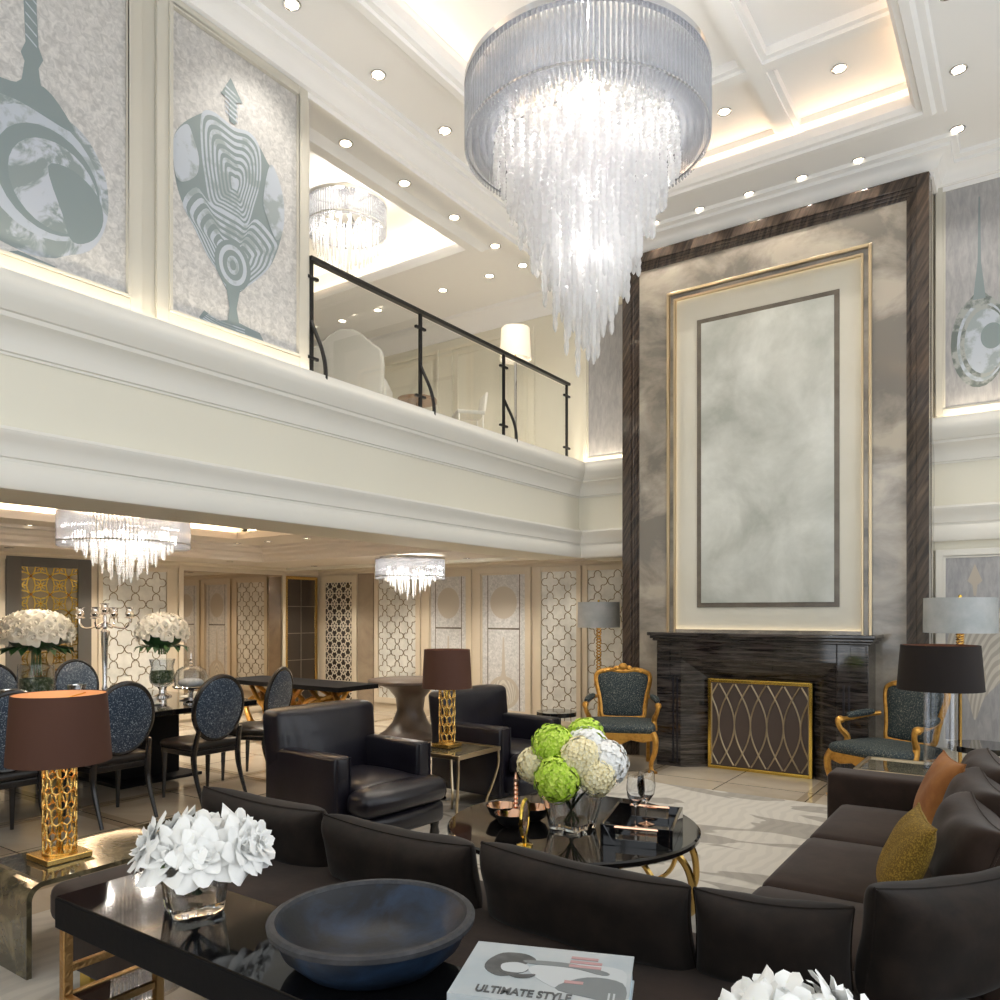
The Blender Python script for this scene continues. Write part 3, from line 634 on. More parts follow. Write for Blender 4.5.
wall_art('framed_picture', 'pale picture with ivory finial and wavy bulb print behind silver shaded lamp', -.70, .35, .40, 2.12, YF, .08, 'artbg2',
         [('printed_finial', 'cameo', [(-.46, 2.06), (-.50, 1.95), (-.52, 1.90), (-.48, 1.86), (-.47, 1.76), (-.45, 1.76), (-.44, 1.86), (-.40, 1.90), (-.42, 1.95)], False),
          ('printed_bulb', 'moire', [(-.46, .60), (-.52, .82), (-.66, 1.05), (-.68, 1.35), (-.58, 1.62), (-.40, 1.70), (-.22, 1.60), (-.14, 1.35), (-.20, 1.05), (-.38, .82)], True),
          ('printed_bulb', 'cameo', ell(-.44, 1.0, .07, .12), False), ('printed_bulb', 'moire', ell(-.44, 1.0, .045, .085), False)], 'trim')
wall_art('wall_panel', 'plain grey woven panel beside chimney breast above balcony corner', -4.52, -4.02, 3.52, 5.30, YF, .07, 'artbg2', [], 'wall')

# ------------------------------------------------------------------ balustrade
rl = thing('glass_railing', 'black metal balcony railing with glass panes', 'railing', (XB - .005, 4.12, 3.43))
RY = [0.012, 1.32, 2.68, 4.03]
MB().soft(-.03, .03, -.01, 4.08, .93, .965, .008).build('handrail', M['blackmetal'], rl)
for i, y in enumerate(RY):
    po = MB().box(-.011, .011, y - .018, y + .018, 0, .93).build('post', M['blackmetal'], rl, False, bevel=.003)
    for z in (.17, .80): MB().box(-.014, .014, y - .07, y + .07, z - .012, z + .012).build('glass_clamp', M['blackmetal'], po, False, bevel=.003)
    if i < 3:
        pts = curve_pts([(.0, y, .46), (.05, y, .36), (.12, y, .22), (.16, y, .08), (.165, y, -.04), (.165, y, -.10)], 5)
        MB().tube(pts, .017, 6).build('bracket', M['blackmetal'], po)
for i in range(3):
    MB().box(-.006, .006, RY[i] + .04, RY[i + 1] - .04, .03, .90).build('glass_pane', M['pane'], rl, False)

# ------------------------------------------------------------------ chandeliers
def strand(L, r, n, seed):
    """One hanging string: small faceted beads then a long ribbed drop."""
    rnd = random.Random(seed); mb = MB(); z = 0
    drop = min(.30 * L + .03, L * .6); bead = (L - drop) / n
    for i in range(n):
        rr = r * rnd.uniform(.7, 1.15); ox, oy = rnd.uniform(-.3, .3) * r, rnd.uniform(-.3, .3) * r
        m_ = mb.mark(); mb.lathe([(0, z), (rr * .8, z - bead * .3), (rr, z - bead * .6), (rr * .3, z - bead)], 5, (ox, oy, 0)); z -= bead
    mb.lathe([(r * .3, z)] + [(r * (1.12, .80)[k % 2] * (1 - .45 * max(0, k / 11 - .55)), z - drop * (.05 + .9 * k / 11)) for k in range(12)] + [(0, z - drop)], 5)
    return mb
def chandelier(name, label, loc, Rd, zt, zb, rings, ztop, nrod, rodr, light, inner=4):
    """Drum of glass rods with tiers of crystal strings that lengthen towards the middle. Heights relative to loc."""
    t = thing(name, label, 'chandelier', loc)
    MB().lathe([(.02, ztop), (Rd * .24, ztop), (Rd * .24, ztop - .03), (.02, ztop - .03)], 24).lathe([(.012, ztop), (.012, zt)], 8).build('ceiling_mount', M['chrome'], t)
    MB().lathe([(Rd + .01, zt), (Rd + .01, zt + .035), (Rd - .03, zt + .035), (Rd - .03, zt)], 64, close=True).build('top_rim', M['chrome'], t)
    sp = MB()
    for i in range(6): c_, s_ = cs(i * PI / 3); sp.bar((0, 0, zt + .025), (c_ * (Rd - .02), s_ * (Rd - .02), zt + .025), .02, .012)
    sp.build('spoke', M['chrome'], t, False)
    MB().lathe([(Rd + .004, zb + .03), (Rd + .004, zb + .042), (Rd - .004, zb + .042), (Rd - .004, zb + .03)], 64, close=True).build('band', M['chrome'], t)
    for k in range(inner):
        rr = Rd * (1 - .058 * k); mb = MB(); n = int(nrod * (1 - .05 * k))
        for i in range(n):
            a, b = cs(2 * PI * i / n + k * .02)
            h = (zt - zb)
            mb.lathe([(0, zb), (rodr, zb + .008), (rodr, zb + h * .45), (rodr * .7, zb + h * .47), (rodr, zb + h * .49), (rodr, zt)], 5, (rr * a, rr * b, .0 + .012 * k))
        mb.build('rod_ring', M['rod'], t)
    lb = None
    for i in range(8):
        a, b = cs(2 * PI * i / 8 + .2); p = (Rd * .38 * a, Rd * .38 * b, (zt + zb) / 2 - .02)
        if lb is None: lb = MB().ball((0, 0, 0), Rd * .035, 8, 6).build('lamp_bulb', M['flame'], t, loc=p)
        else: inst(lb, t, p)
    extra = []; cnt = 0
    for q, (r, L, n, br) in enumerate(rings):
        protos = []
        for i in range(n):
            a, b = cs(2 * PI * (i + .5 * (q % 2)) / n); Li = i % 3
            p = (r * a, r * b, zb + .12)
            if cnt < 98:
                if len(protos) <= Li:
                    o = strand(L * (1, .93, 1.06)[Li], br, max(3, int(L / (br * 3.2))), q * 7 + Li).build('crystal_string', M['crystal'], t, False); o.location = p; protos.append(o)
                else: o = inst(protos[Li], t, p, (0, 0, i * 1.3))
            else: extra.append((p, L * (1, .93, 1.06)[Li], br, q * 7 + Li))
            cnt += 1
    if extra:
        mb = MB()
        for p, L, br, s in extra:
            k = strand(L, br, max(3, int(L / (br * 3.2))), s); mb.add([(x + p[0], y + p[1], z + p[2]) for x, y, z in k.v], k.f)
        mb.build('inner_crystals', M['crystal'], t, False, kind='stuff')
    for a in range(4):
        c_, s_ = cs(a * PI / 2 + .4)
        if light: point('chandelier_light', (loc[0] + Rd * .42 * c_, loc[1] + Rd * .42 * s_, loc[2] + (zt + zb) / 2 - .03), light / 4, (1, .94, .86), .05)
    if Rd > .7:
        for z, e in ((-.22, 7), (-.60, 7)): point('chandelier_light', (loc[0], loc[1], loc[2] + z), e, (1, .96, .9), .04)  # extra points added inside the cascade to brighten the crystal strings
    return t
big = [(.56, .30, 34, .018), (.48, .48, 32, .018), (.41, .66, 30, .018), (.33, .84, 24, .019), (.26, 1.00, 20, .019), (.19, 1.16, 15, .019), (.12, 1.30, 9, .019), (.05, 1.44, 4, .019), (.52, .34, 32, .015), (.44, .50, 30, .015), (.37, .62, 26, .015), (.29, .8, 20, .015), (.22, .95, 16, .015), (.15, 1.1, 10, .015)]
# outermost and innermost strings show largest: they come first
chandelier('crystal_chandelier', 'huge drum chandelier of glass rods with long crystal cascade in double-height room', (-2.29, 4.24, 4.46), .745, .37, 0, big, 1.6, 150, .0085, 62, 6)
sm = [(.40, .16, 22, .012), (.33, .22, 20, .012), (.26, .28, 16, .012), (.19, .34, 12, .012), (.12, .39, 8, .012), (.05, .44, 4, .012)]
chandelier('crystal_chandelier', 'drum chandelier of glass rods hanging over dining table', (-6.8, 3.83, 2.19), .545, .30, 0, sm, .55, 110, .008, 34, 3)
sm2 = [(.32, .14, 20, .010), (.26, .20, 16, .010), (.20, .26, 12, .010), (.13, .31, 9, .010), (.05, .37, 4, .010)]
chandelier('crystal_chandelier', 'small drum chandelier hanging over round pedestal table', (-6.6, 7.5, 2.03), .44, .25, 0, sm2, .31, 90, .007, 30, 3)
sm3 = [(.33, .30, 20, .011), (.26, .36, 16, .011), (.19, .42, 12, .011), (.11, .46, 7, .011), (.03, .5, 2, .011)]
chandelier('crystal_chandelier', 'drum chandelier in upper floor ceiling tray beyond railing', (-5.85, 5.65, 5.52), .41, .26, 0, sm3, .48, 90, .007, 24, 3)

# ------------------------------------------------------------------ fireplace
FY = 7.66
t = thing('fireplace_surround', 'black grained marble fireplace surround with moulded mantel shelf', 'fireplace', (-2.27, FY, 0))
def F(mb): return mb.xf(Matrix.Translation((2.27, -FY, 0)))
BB = BY - .062
F(MB().box(-3.36, -1.17, FY - .10, BB, 1.365, 1.40).box(-3.34, -1.19, FY - .075, BB, 1.335, 1.365).box(-3.32, -1.21, FY - .05, BB, 1.31, 1.335)).build('mantel_shelf', M['firemarble'], t, False, bevel=.008)
b = MB().box(-3.29, -3.02, FY, BB, 0, 1.31).box(-1.51, -1.24, FY, BB, 0, 1.31).box(-3.02, -1.51, FY, BB, 1.13, 1.31)
F(b).build('body', M['firemarble'], t, False, bevel=.006)
for x in (-3.27, -1.39): F(MB().box(x, x + .13, FY - .015, FY, .98, 1.30).box(x - .008, x + .138, FY - .022, FY, .95, .98)).build('bracket_block', M['firemarble'], t, False, bevel=.004)
# splayed hood and jambs running back to the screen
ox0, ox1, oz, ix0, ix1, iz, iy = -3.02, -1.51, 1.13, -2.80, -1.75, .92, FY + .20
sp = MB()
sp.add([(ox0, FY, 0), (ox0, FY, oz), (ix0, iy, iz), (ix0, iy, 0)], [(0, 1, 2, 3)]); sp.add([(ox1, FY, 0), (ox1, FY, oz), (ix1, iy, iz), (ix1, iy, 0)], [(3, 2, 1, 0)])
sp.add([(ox0, FY, oz), (ox1, FY, oz), (ix1, iy, iz), (ix0, iy, iz)], [(0, 1, 2, 3)])
F(sp).build('splayed_jambs', M['firemarble'], t, False)
F(MB().box(ix0, ix1, BB - .02, BB, 0, iz)).build('firebox_back', M['coverblack'], t, False)
for x in (-3.10, -3.06, -1.47, -1.43):
    pass
for x in (-3.115, -3.07, -1.46, -1.415): F(MB().box(x, x + .018, FY - .004, FY + .001, .05, .93)).build('groove_shade', M['coverblack'], t, False)  # thin proud black strips painted in for the shade of vertical grooves
sc = thing('fire_screen', 'gold framed fire screen of interlaced pointed ovals in fireplace opening', 'fire screen', (-2.275, iy - .03, 0))
frame(MB(), 'y', -.022, .012, -.515, .515, .0, .92, .032).build('frame', M['brass'], sc, False, bevel=.004)
MB().box(-.485, .485, .0, .006, .03, .89).build('mesh_backing', M['screen'], sc, False)
mb = MB()
for i in range(7):
    for sg in (-1, 1):
        x0 = -.485 + .97 * (i) / 6 if False else -.485 + (i) * .97 / 6
        pts = []
        for k in range(21):
            z = .045 + .83 * k / 20; b_ = math.sin(PI * (z - .03) / .86); x = x0 + sg * (b_ - .5) * .162
            pts.append((max(-.48, min(.48, x)), -.006, z))
        mb.tube(pts, .0085, 5, flat=.7)
mb.build('lattice', M['sage'], sc)

# ------------------------------------------------------------------ dining-room wall panels
def panel(label, plane, a0, a1, z0, z1, at, fw, backing, lattice, lat_mat, frame_mat='beige', name='wall_panel', cat='wall panel', cell=.26):
    """Framed decorative panel with raised tracery; plane 'x' faces +x (left wall), 'y' faces -y (far wall)."""
    ac = (a0 + a1) / 2
    loc = (at, ac, z0) if plane == 'x' else (ac, at, z0)
    t = thing(name, label, cat, loc); T = Matrix.Translation((-loc[0], -loc[1], -loc[2]))
    def bx(mb, p0, p1, q0, q1, d0, d1):
        return mb.box(at + d0, at + d1, p0, p1, q0, q1) if plane == 'x' else mb.box(p0, p1, at - d1, at - d0, q0, q1)
    bx(MB(), a0, a1, z0, z1, 0, .012).xf(T).build('backing', M[backing], t, False)
    f = MB()
    for p in ((a0 - fw, a0, z0 - fw, z1 + fw), (a1, a1 + fw, z0 - fw, z1 + fw), (a0, a1, z0 - fw, z0), (a0, a1, z1, z1 + fw)): bx(f, *p, 0, .035)
    f.xf(T).build('frame', M[frame_mat], t, False, bevel=.006)
    def P(a, z, d=.014): return (at + d, a, z) if plane == 'x' else (a, at - d, z)
    mb = MB(); up = (1, 0, 0) if plane == 'x' else (0, 1, 0)
    def seg(a, b, w):
        # clip to the panel
        (xa, za), (xb, zb) = a, b; t0, t1 = 0., 1.; dx, dz = xb - xa, zb - za
        for p_, q_ in ((-dx, xa - a0), (dx, a1 - xa), (-dz, za - z0), (dz, z1 - za)):
            if abs(p_) < 1e-9:
                if q_ < 0: return
            else:
                r_ = q_ / p_
                if p_ < 0: t0 = max(t0, r_)
                else: t1 = min(t1, r_)
        if t0 < t1 - 1e-4: mb.bar(P(xa + dx * t0, za + dz * t0), P(xa + dx * t1, za + dz * t1), w, .006, up)
    nx = max(1, round((a1 - a0) / cell)); s = (a1 - a0) / nx; nz = int((z1 - z0) / s) + 2
    if lattice == 'star':
        q = [(0, .5), (.12, .44), (.18, .34), (.17, .22), (.22, .17), (.34, .18), (.44, .12), (.5, 0)]
        for i in range(-1, nx + 1):
            for k in range(-1, nz):
                cx, cz = a0 + (i + .5) * s, z1 - (k + .5) * s
                for sx in (-1, 1):
                    for sz in (-1, 1):
                        for u, v in zip(q, q[1:]): seg((cx + sx * u[0] * s, cz + sz * u[1] * s), (cx + sx * v[0] * s, cz + sz * v[1] * s), .009)
    elif lattice == 'rings':
        for i in range(-1, nx + 2):
            for k in range(-1, nz + 1):
                cx, cz = a0 + i * s, z1 - k * s
                for r_ in (s * .72,):
                    for j in range(16):
                        (c0, s0), (c1_, s1) = cs(2 * PI * j / 16), cs(2 * PI * (j + 1) / 16); seg((cx + r_ * c0, cz + r_ * s0), (cx + r_ * c1_, cz + r_ * s1), .013)
                for j in range(4):
                    c0, s0 = cs(PI * j / 4); seg((cx - s * .25 * c0, cz - s * .25 * s0), (cx + s * .25 * c0, cz + s * .25 * s0), .012)
    elif lattice == 'hex':
        h = s * math.sqrt(3) / 2
        for k in range(-1, int((z1 - z0) / h) + 2):
            for i in range(-1, nx + 2):
                cx, cz = a0 + (i + .5 * (k % 2)) * s, z1 - k * h
                for j in range(6):
                    c0, s0 = cs(PI * j / 3 + PI / 6); c1_, s1 = cs(PI * (j + 1) / 3 + PI / 6)
                    seg((cx + .36 * s * c0, cz + .36 * s * s0), (cx + .36 * s * c1_, cz + .36 * s * s1), .018)
                    c2_, s2 = cs(PI * j / 3); seg((cx + .31 * s * c2_, cz + .31 * s * s2), (cx + .5 * s * c2_, cz + .5 * s * s2), .018)
                    seg((cx, cz), (cx + .31 * s * c2_, cz + .31 * s * s2), .012)
    elif lattice == 'grid':
        for i in range(1, nx): seg((a0 + i * s, z0), (a0 + i * s, z1), .012)
        for k in range(1, int((z1 - z0) / .45) + 1): seg((a0, z1 - k * .45), (a1, z1 - k * .45), .012)
    if mb.v: mb.xf(T).build('lattice', M[lat_mat], t, False)
    return t
WX = XL + .001
panel('narrow charcoal cabinet door at far left with dark glass', 'x', 3.45, 4.05, .15, 2.18, WX, .10, 'bronzeglass', None, None, 'doorgrey', 'cabinet_door', 'door')
panel('charcoal door with gold ring fretwork on dining wall', 'x', 4.42, 5.10, .15, 2.17, WX, .17, 'champ', 'rings', 'brass', 'doorgrey', 'cabinet_door', 'door', .23)
panel('silver panel of bronze star tracery beside gold fretwork door', 'x', 5.42, 6.34, .12, 2.18, WX, .06, 'pattern', 'star', 'bronzeline', cell=.31)
panel('wide smoked wall mirror in beige frame behind dining table', 'x', 6.60, 8.40, .12, 2.22, WX, .07, 'mirror', None, None, name='wall_mirror', cat='mirror')
panel('dark glass doors with gold edge in dining corner', 'x', 8.50, 9.10, .12, 2.16, WX, .05, 'bronzeglass', 'grid', 'taupe', 'gold', 'glass_door', 'door', .3)
PY = YD - .001
panel('ivory hexagon fretwork panel in corner of dining room', 'y', -10.0, -9.36, .12, 2.12, PY, .11, 'bronzeglass', 'hex', 'whitelat', cell=.20)
struct('trim_16', MB().box(-9.23, -8.88, PY - .02, PY, 0, 2.25), M['stone'], smooth=False)
panel('silver panel of bronze star tracery between stone strip and round motif picture', 'y', -8.76, -7.96, .24, 2.17, PY, .09, 'pattern', 'star', 'bronzeline', cell=.27)
def far_art(label, x0, x1):
    xc = (x0 + x1) / 2; w = x1 - x0
    wall_art('framed_picture', label, x0, x1, .2, 2.15, PY, .10, 'artbg',
        [('printed_disc', 'cameo', ell(xc, 1.75, w * .31, .235), False), ('printed_lines', 'taupe', [(x0 + w * .12, .2), (x0 + w * .14, .2), (x0 + w * .14, 2.15), (x0 + w * .12, 2.15)], False), ('printed_lines', 'taupe', [(x0 + w * .86, .2), (x0 + w * .88, .2), (x0 + w * .88, 2.15), (x0 + w * .86, 2.15)], False),
         ('printed_lines', 'taupe', [(x0 + w * .14, 1.36), (x0 + w * .86, 1.36), (x0 + w * .86, 1.385), (x0 + w * .14, 1.385)], False),
         ('printed_spire', 'cameo', [(xc - .012, 1.25), (xc + .012, 1.25), (xc + .03, .75), (xc + .07, .62), (xc - .07, .62), (xc - .03, .75)], False), ('printed_vessel', 'cameo', ell(xc, .45, w * .36, .24), False), ('printed_vessel', 'moire', ell(xc, .45, w * .29, .19), False)], 'beige')
far_art('tall picture of beige disc over spired vessel beside star tracery panel, behind pedestal table', -7.66, -6.98)
far_art('tall picture of beige disc over spired vessel nearer the chimney breast', -6.68, -5.93)
panel('silver panel of bronze star tracery right of the disc pictures', 'y', -5.66, -5.10, .12, 2.17, PY, .07, 'pattern', 'star', 'bronzeline', cell=.28)
panel('silver panel of bronze star tracery directly behind silver shaded floor lamp', 'y', -4.93, -4.05, .12, 2.17, PY, .07, 'pattern', 'star', 'bronzeline', cell=.28)
# ------------------------------------------------------------------ rug
MB().box(-4.35, .75, .4, 6.80, 0, .008).build('rug', M['rug'], None, False, label='large beige rug with grey floral shapes under coffee table and sofas', cat='rug')

# ------------------------------------------------------------------ sectional sofa
so = thing('sectional_sofa', 'dark brown velvet L-shaped sectional sofa around coffee table', 'sofa', (-1.0, 2.7, .008))
def S(mb): return mb.xf(Matrix.Translation((1.0, -2.7, 0)))
S(MB().soft(-3.40, -.02, 1.63, 2.66, .10, .29, .02)).build('base', M['velvet'], so)
S(MB().soft(-.93, -.02, 2.66, 5.28, .10, .29, .02)).build('base', M['velvet'], so)
for a, b in ((-3.44, -2.3), (-2.295, -1.155), (-1.15, -.0)): S(MB().soft(a, b, 1.59, 2.70, .285, .45, .05, top=.012)).build('seat_cushion', M['velvet'], so)
for a, b in ((2.705, 3.36), (3.365, 4.215), (4.22, 5.05)): S(MB().soft(-.98, -.02, a, b, .285, .44, .05, top=.022)).build('seat_cushion', M['velvet'], so)
S(MB().soft(-1.06, .0, 5.06, 5.30, .10, .61, .035)).build('arm', M['velvet'], so)
S(MB().soft(-.14, .02, 2.72, 5.06, .10, .62, .03)).build('back_rail', M['velvet'], so)
for x, y in ((-3.30, 1.72), (-3.30, 2.55), (-.12, 1.72), (-.90, 5.2), (-.1, 5.2)): S(MB().box(x - .04, x + .04, y - .04, y + .04, .0, .10)).build('foot', M['brass'], so, False, bevel=.004)
def cush(w, h, t, loc, rz, lean, seed, name='back_cushion', m='pewtervelvet', sag=.02, parent=so):
    mb = MB().pillow(w, h, t, 26, .035, .006, sag, seed, 5, .42)
    mb.xf(Matrix.Translation(Vector(loc) - Vector((-1.0, 2.7, 0))) @ Matrix.Rotation(rz, 4, 'Z') @ Matrix.Rotation(lean, 4, 'X'))
    return mb.build(name, M[m], parent, ang=60)
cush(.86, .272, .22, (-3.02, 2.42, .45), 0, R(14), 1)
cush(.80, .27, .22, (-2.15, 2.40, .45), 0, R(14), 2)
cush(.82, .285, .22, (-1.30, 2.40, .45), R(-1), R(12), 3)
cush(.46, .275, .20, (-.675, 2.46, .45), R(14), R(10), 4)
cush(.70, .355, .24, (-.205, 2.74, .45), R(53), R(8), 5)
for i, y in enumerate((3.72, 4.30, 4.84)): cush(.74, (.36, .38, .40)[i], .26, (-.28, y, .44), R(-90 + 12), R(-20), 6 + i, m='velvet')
def throw(name, label, m, loc, rz, lean, w, h, t, seed, rx=0):
    o = MB().pillow(w, h, t, 18, .09, .005, .0, seed).xf(Matrix.Rotation(rz, 4, 'Z') @ Matrix.Rotation(lean, 4, 'X') @ Matrix.Rotation(rx, 4, 'Y')).build(name, M[m], None, ang=60, label=label, cat='cushion', loc=loc)
    return o
throw('throw_pillow', 'olive gold boucle throw pillow on right side of sofa, nearer the corner', 'olive', (-.50, 3.42, .455), R(-90 + 14), R(-24), .42, .38, .14, 21)
throw('throw_pillow', 'rust orange velvet throw pillow leaning by far sofa arm', 'rust', (-.50, 4.66, .45), R(-90 + 18), R(-22), .42, .42, .14, 22)

# ------------------------------------------------------------------ console behind the sofa
co = thing('console_table', 'black lacquer console table with hammered gold legs behind sofa', 'table', (-1.2, 1.385, .0085))
cx0, cx1, cy0, cy1 = -2.56 + 1.2, 1.35, -.175, .175
MB().box(cx0, cx1, cy0, cy1, .5915, .6855).build('apron_top', M['blackwood'], co, False, bevel=.003)
MB().box(cx0 + .004, cx1 - .004, cy0 + .004, cy1 - .004, .6855, .6915).build('glass_top', M['smokedtop'], co, False)
for x in (cx0 + .02, cx1 - .05):
    for y in (cy0 + .004, cy1 - .034): MB().box(x, x + .03, y, y + .03, 0, .5915).build('leg', M['hammer'], co, False, bevel=.003)
    MB().box(x + .005, x + .025, cy0 + .034, cy1 - .034, .45, .475).build('rail', M['hammer'], co, False, bevel=.003)
    MB().box(x + .005, x + .025, cy0 + .034, cy1 - .034, .36, .385).build('rail', M['hammer'], co, False, bevel=.003)
for y in (cy0 + .006, cy1 - .03): MB().box(cx0 + .05, cx1 - .05, y, y + .022, .36, .385).build('rail', M['hammer'], co, False, bevel=.003)
for x in (-.5, .35): MB().box(x, x + .025, cy1 - .032, cy1 - .007, .0, .5915).build('leg', M['hammer'], co, False, bevel=.003)
MB().box(cx0 + .045, cx1 - .045, cy0 + .028, cy1 - .03, .372, .38).build('glass_shelf', M['tableglass'], co, False)

# ------------------------------------------------------------------ waterfall glass side table at left
wt = thing('glass_side_table', 'bronze glass waterfall side table under gold lattice lamp', 'table', (-3.83, 2.2, .0085))
prof = [(-.62, 0), (-.62, .34)] + [(-.62 + .07 * (1 - math.cos(a)), .34 + .07 * math.sin(a)) for a in [R(15 * i) for i in range(1, 7)]]
prof = prof + [(-y, z) for y, z in reversed(prof)]
th = .022; inn = [(-.598, 0), (-.598, .33)] + [(-.598 + .055 * (1 - math.cos(a)), .33 + .058 * math.sin(a)) for a in [R(15 * i) for i in range(1, 7)]]
inn = inn + [(-y, z) for y, z in reversed(inn)]
mb = MB(); k = len(prof)
for (a, b), (c_, d) in zip(list(zip(prof, inn))[:-1], list(zip(prof, inn))[1:]):
    pass
for i in range(k - 1):
    q = [prof[i], prof[i + 1], inn[i + 1], inn[i]]
    mb.add([(x, y, z) for x in (-.27, .24) for y, z in q], [(0, 1, 5, 4), (2, 3, 7, 6), (0, 3, 2, 1), (4, 5, 6, 7), (1, 2, 6, 5), (3, 0, 4, 7)])
mb.build('bent_glass', M['smoke'], wt, True)

# ------------------------------------------------------------------ lamps
def drum_shade(t, r0, r1, z0, z1, m, lining='shadelin', n=40):
    mb = MB().lathe([(r0, z0), (r1, z1), (r1 - .004, z1), (r0 - .004, z0)], n, close=True); ls = mb.build('lamp_shade', M[m], t)
    MB().lathe([(r0 - .0045, z0 + .002), (r1 - .0045, z1 - .002)], n).build('shade_lining', M[lining], ls)
    f = MB()
    for a in range(3): c_, s_ = cs(2 * PI * a / 3); f.tube([(0, 0, z1 - .03), (c_ * (r1 - .004), s_ * (r1 - .004), z1 - .015)], .003, 5)
    f.tube([(0, 0, z0 - .02), (0, 0, z1 - .03)], .006, 6).build('shade_carrier', M['brass'], t)
    MB().ball((0, 0, (z0 + z1) / 2 - .01), (.03, .03, .045), 10, 8).build('lamp_bulb', M['flame'], t)
def lattice_lamp(label, loc, sr0, sr1, z0, z1, zb, r, base, lining='shadelin', e=3):
    t = thing('table_lamp', label, 'lamp', loc)
    MB().box(-base, base, -base, base, 0, .028).build('base', M['gold'], t, False, bevel=.004)
    mb = MB(); rows = 6; cols = 10; h = zb - .03
    for i in range(cols):
        for k in range(rows):
            a0 = 2 * PI * (i + .5 * (k % 2)) / cols; zc = .03 + h * (k + .5) / rows; hz = h / rows * .60; ha = PI / cols * 1.05
            pts = [(r * math.cos(a0 + ha * math.sin(q)), r * math.sin(a0 + ha * math.sin(q)), zc + hz * math.cos(q)) for q in [2 * PI * j / 8 for j in range(8)]]
            mb.tube([(x, y, max(.032, min(zb - .002, z))) for x, y, z in pts], .0045, 4, True)
    mb.build('lattice_column', M['gold'], t, False)
    mb = MB()
    for z in (.034, zb): mb.lathe([(r + .004, z - .005), (r + .004, z + .005), (r - .006, z + .005), (r - .006, z - .005)], 24, close=True)
    mb.build('ring', M['gold'], t); MB().tube([(0, 0, .02), (0, 0, z0 + .05)], .008, 8).build('stem', M['brass'], t)
    drum_shade(t, sr0, sr1, z0, z1, 'shade', lining)
    point('table_lamp_light', (loc[0], loc[1], loc[2] + (z0 + z1) / 2 + .03), e, (1, .74, .48), .03)
    return t
lattice_lamp('brown shaded table lamp with gold lattice column at left, on glass side table', (-3.865, 1.85, .421), .228, .206, .465, .79, .47, .072, .105)

# small gold table and its lamp, between the leather armchairs
gt = thing('small_table', 'small champagne gold table with smoked glass top between leather armchairs', 'table', (-3.70, 4.72, .0085))
MB().box(-.235, .235, -.255, .255, .528, .54).build('glass_top', M['smoke'], gt, False)
mb = MB(); 
for a in ((-.25, .25, -.27, -.25), (-.25, .25, .25, .27), (-.25, -.23, -.25, .25), (.23, .25, -.25, .25)): mb.box(*a, .515, .545)
mb.build('top_frame', M['palegold'], gt, False, bevel=.003)
for sx in (-1, 1):
    for sy in (-1, 1):
        MB().tube(curve_pts([(sx * .235, sy * .255, .52), (sx * .235, sy * .255, .40), (sx * .20, sy * .22, .24), (sx * .17, sy * .19, .12), (sx * .20, sy * .22, .0)], 5), .011, 6).build('leg', M['palegold'], gt)
lattice_lamp('brown shaded table lamp with gold lattice column on small gold table', (-3.79, 4.74, .5545), .195, .18, .46, .76, .45, .062, .085, 'shade', 2)

# end table by the sofa arm and the clear cylinder lamp
et = thing('end_table', 'dark glass end table with gold rim behind far sofa arm', 'table', (-.62, 5.85, .0085))
MB().box(-.36, .36, -.24, .28, .53, .54).build('glass_top', M['smoke'], et, False)
mb = MB()
for a in ((-.38, .38, -.26, -.24), (-.38, .38, .28, .30), (-.38, -.36, -.24, .28), (.36, .38, -.24, .28)): mb.box(*a, .51, .55)
mb.build('top_frame', M['palegold'], et, False, bevel=.003)
for sx in (-.37, .37):
    for sy in (-.25, .29): MB().box(sx - .01, sx + .01, sy - .01, sy + .01, 0, .51).build('leg', M['palegold'], et, False)
t = thing('table_lamp', 'black brown drum lamp on clear glass cylinder, on end table at right', 'lamp', (-.525, 5.95, .5495))
MB().lathe([(.0, .004), (.098, .004), (.098, .53), (.092, .53), (.092, .012), (0, .012)], 32).build('glass_cylinder', M['cylglass'], t)
MB().lathe([(0, 0), (.102, 0), (.102, .004), (0, .004)], 32).lathe([(0, .53), (.10, .53), (.10, .542), (0, .542)], 32).build('cap', M['chrome'], t)
drum_shade(t, .262, .238, .535, .835, 'shadedark', 'shade')
point('table_lamp_light', (-.525, 5.95, 1.25), 4, (1, .7, .4), .03)

def coil_lamp(label, loc, r, z0, z1, zc):
    t = thing('floor_lamp', label, 'floor lamp', loc)
    MB().lathe([(0, 0), (.14, 0), (.14, .018), (.03, .03), (.014, .06), (0, .06)], 24).build('base', M['brass'], t)
    MB().lathe([(.016, .05), (.014, zc - .05), (.022, zc - .03), (.022, zc - .01), (.01, zc)], 12).build('pole', M['gold'], t)
    mb = MB()
    for ph in (0, PI):
        mb.tube([(.026 * math.cos(ph + 2 * PI * i / 10), .026 * math.sin(ph + 2 * PI * i / 10), zc + (z0 - zc + .03) * i / 90) for i in range(91)], .0085, 6)
    mb.build('twisted_stem', M['gold'], t)
    drum_shade(t, r, r * .985, z0, z1, 'shadegrey', 'porcelain')
    MB().lathe([(0, z1 + .03), (.012, z1 + .025), (.016, z1 + .01), (.008, z1 - .03), (0, z1 - .03)], 10).build('finial', M['brass'], t)
    point('floor_lamp_light', (loc[0], loc[1], (z0 + z1) / 2), 7, (1, .8, .55), .03)
coil_lamp('silver drum floor lamp with twisted gold stem behind left gilt armchair', (-4.46, 8.59, 0), .262, 1.42, 1.735, .75)
coil_lamp('silver drum floor lamp with twisted gold stem at right, behind black shaded lamp', (-.53, 7.72, 0), .283, 1.43, 1.73, 1.06)

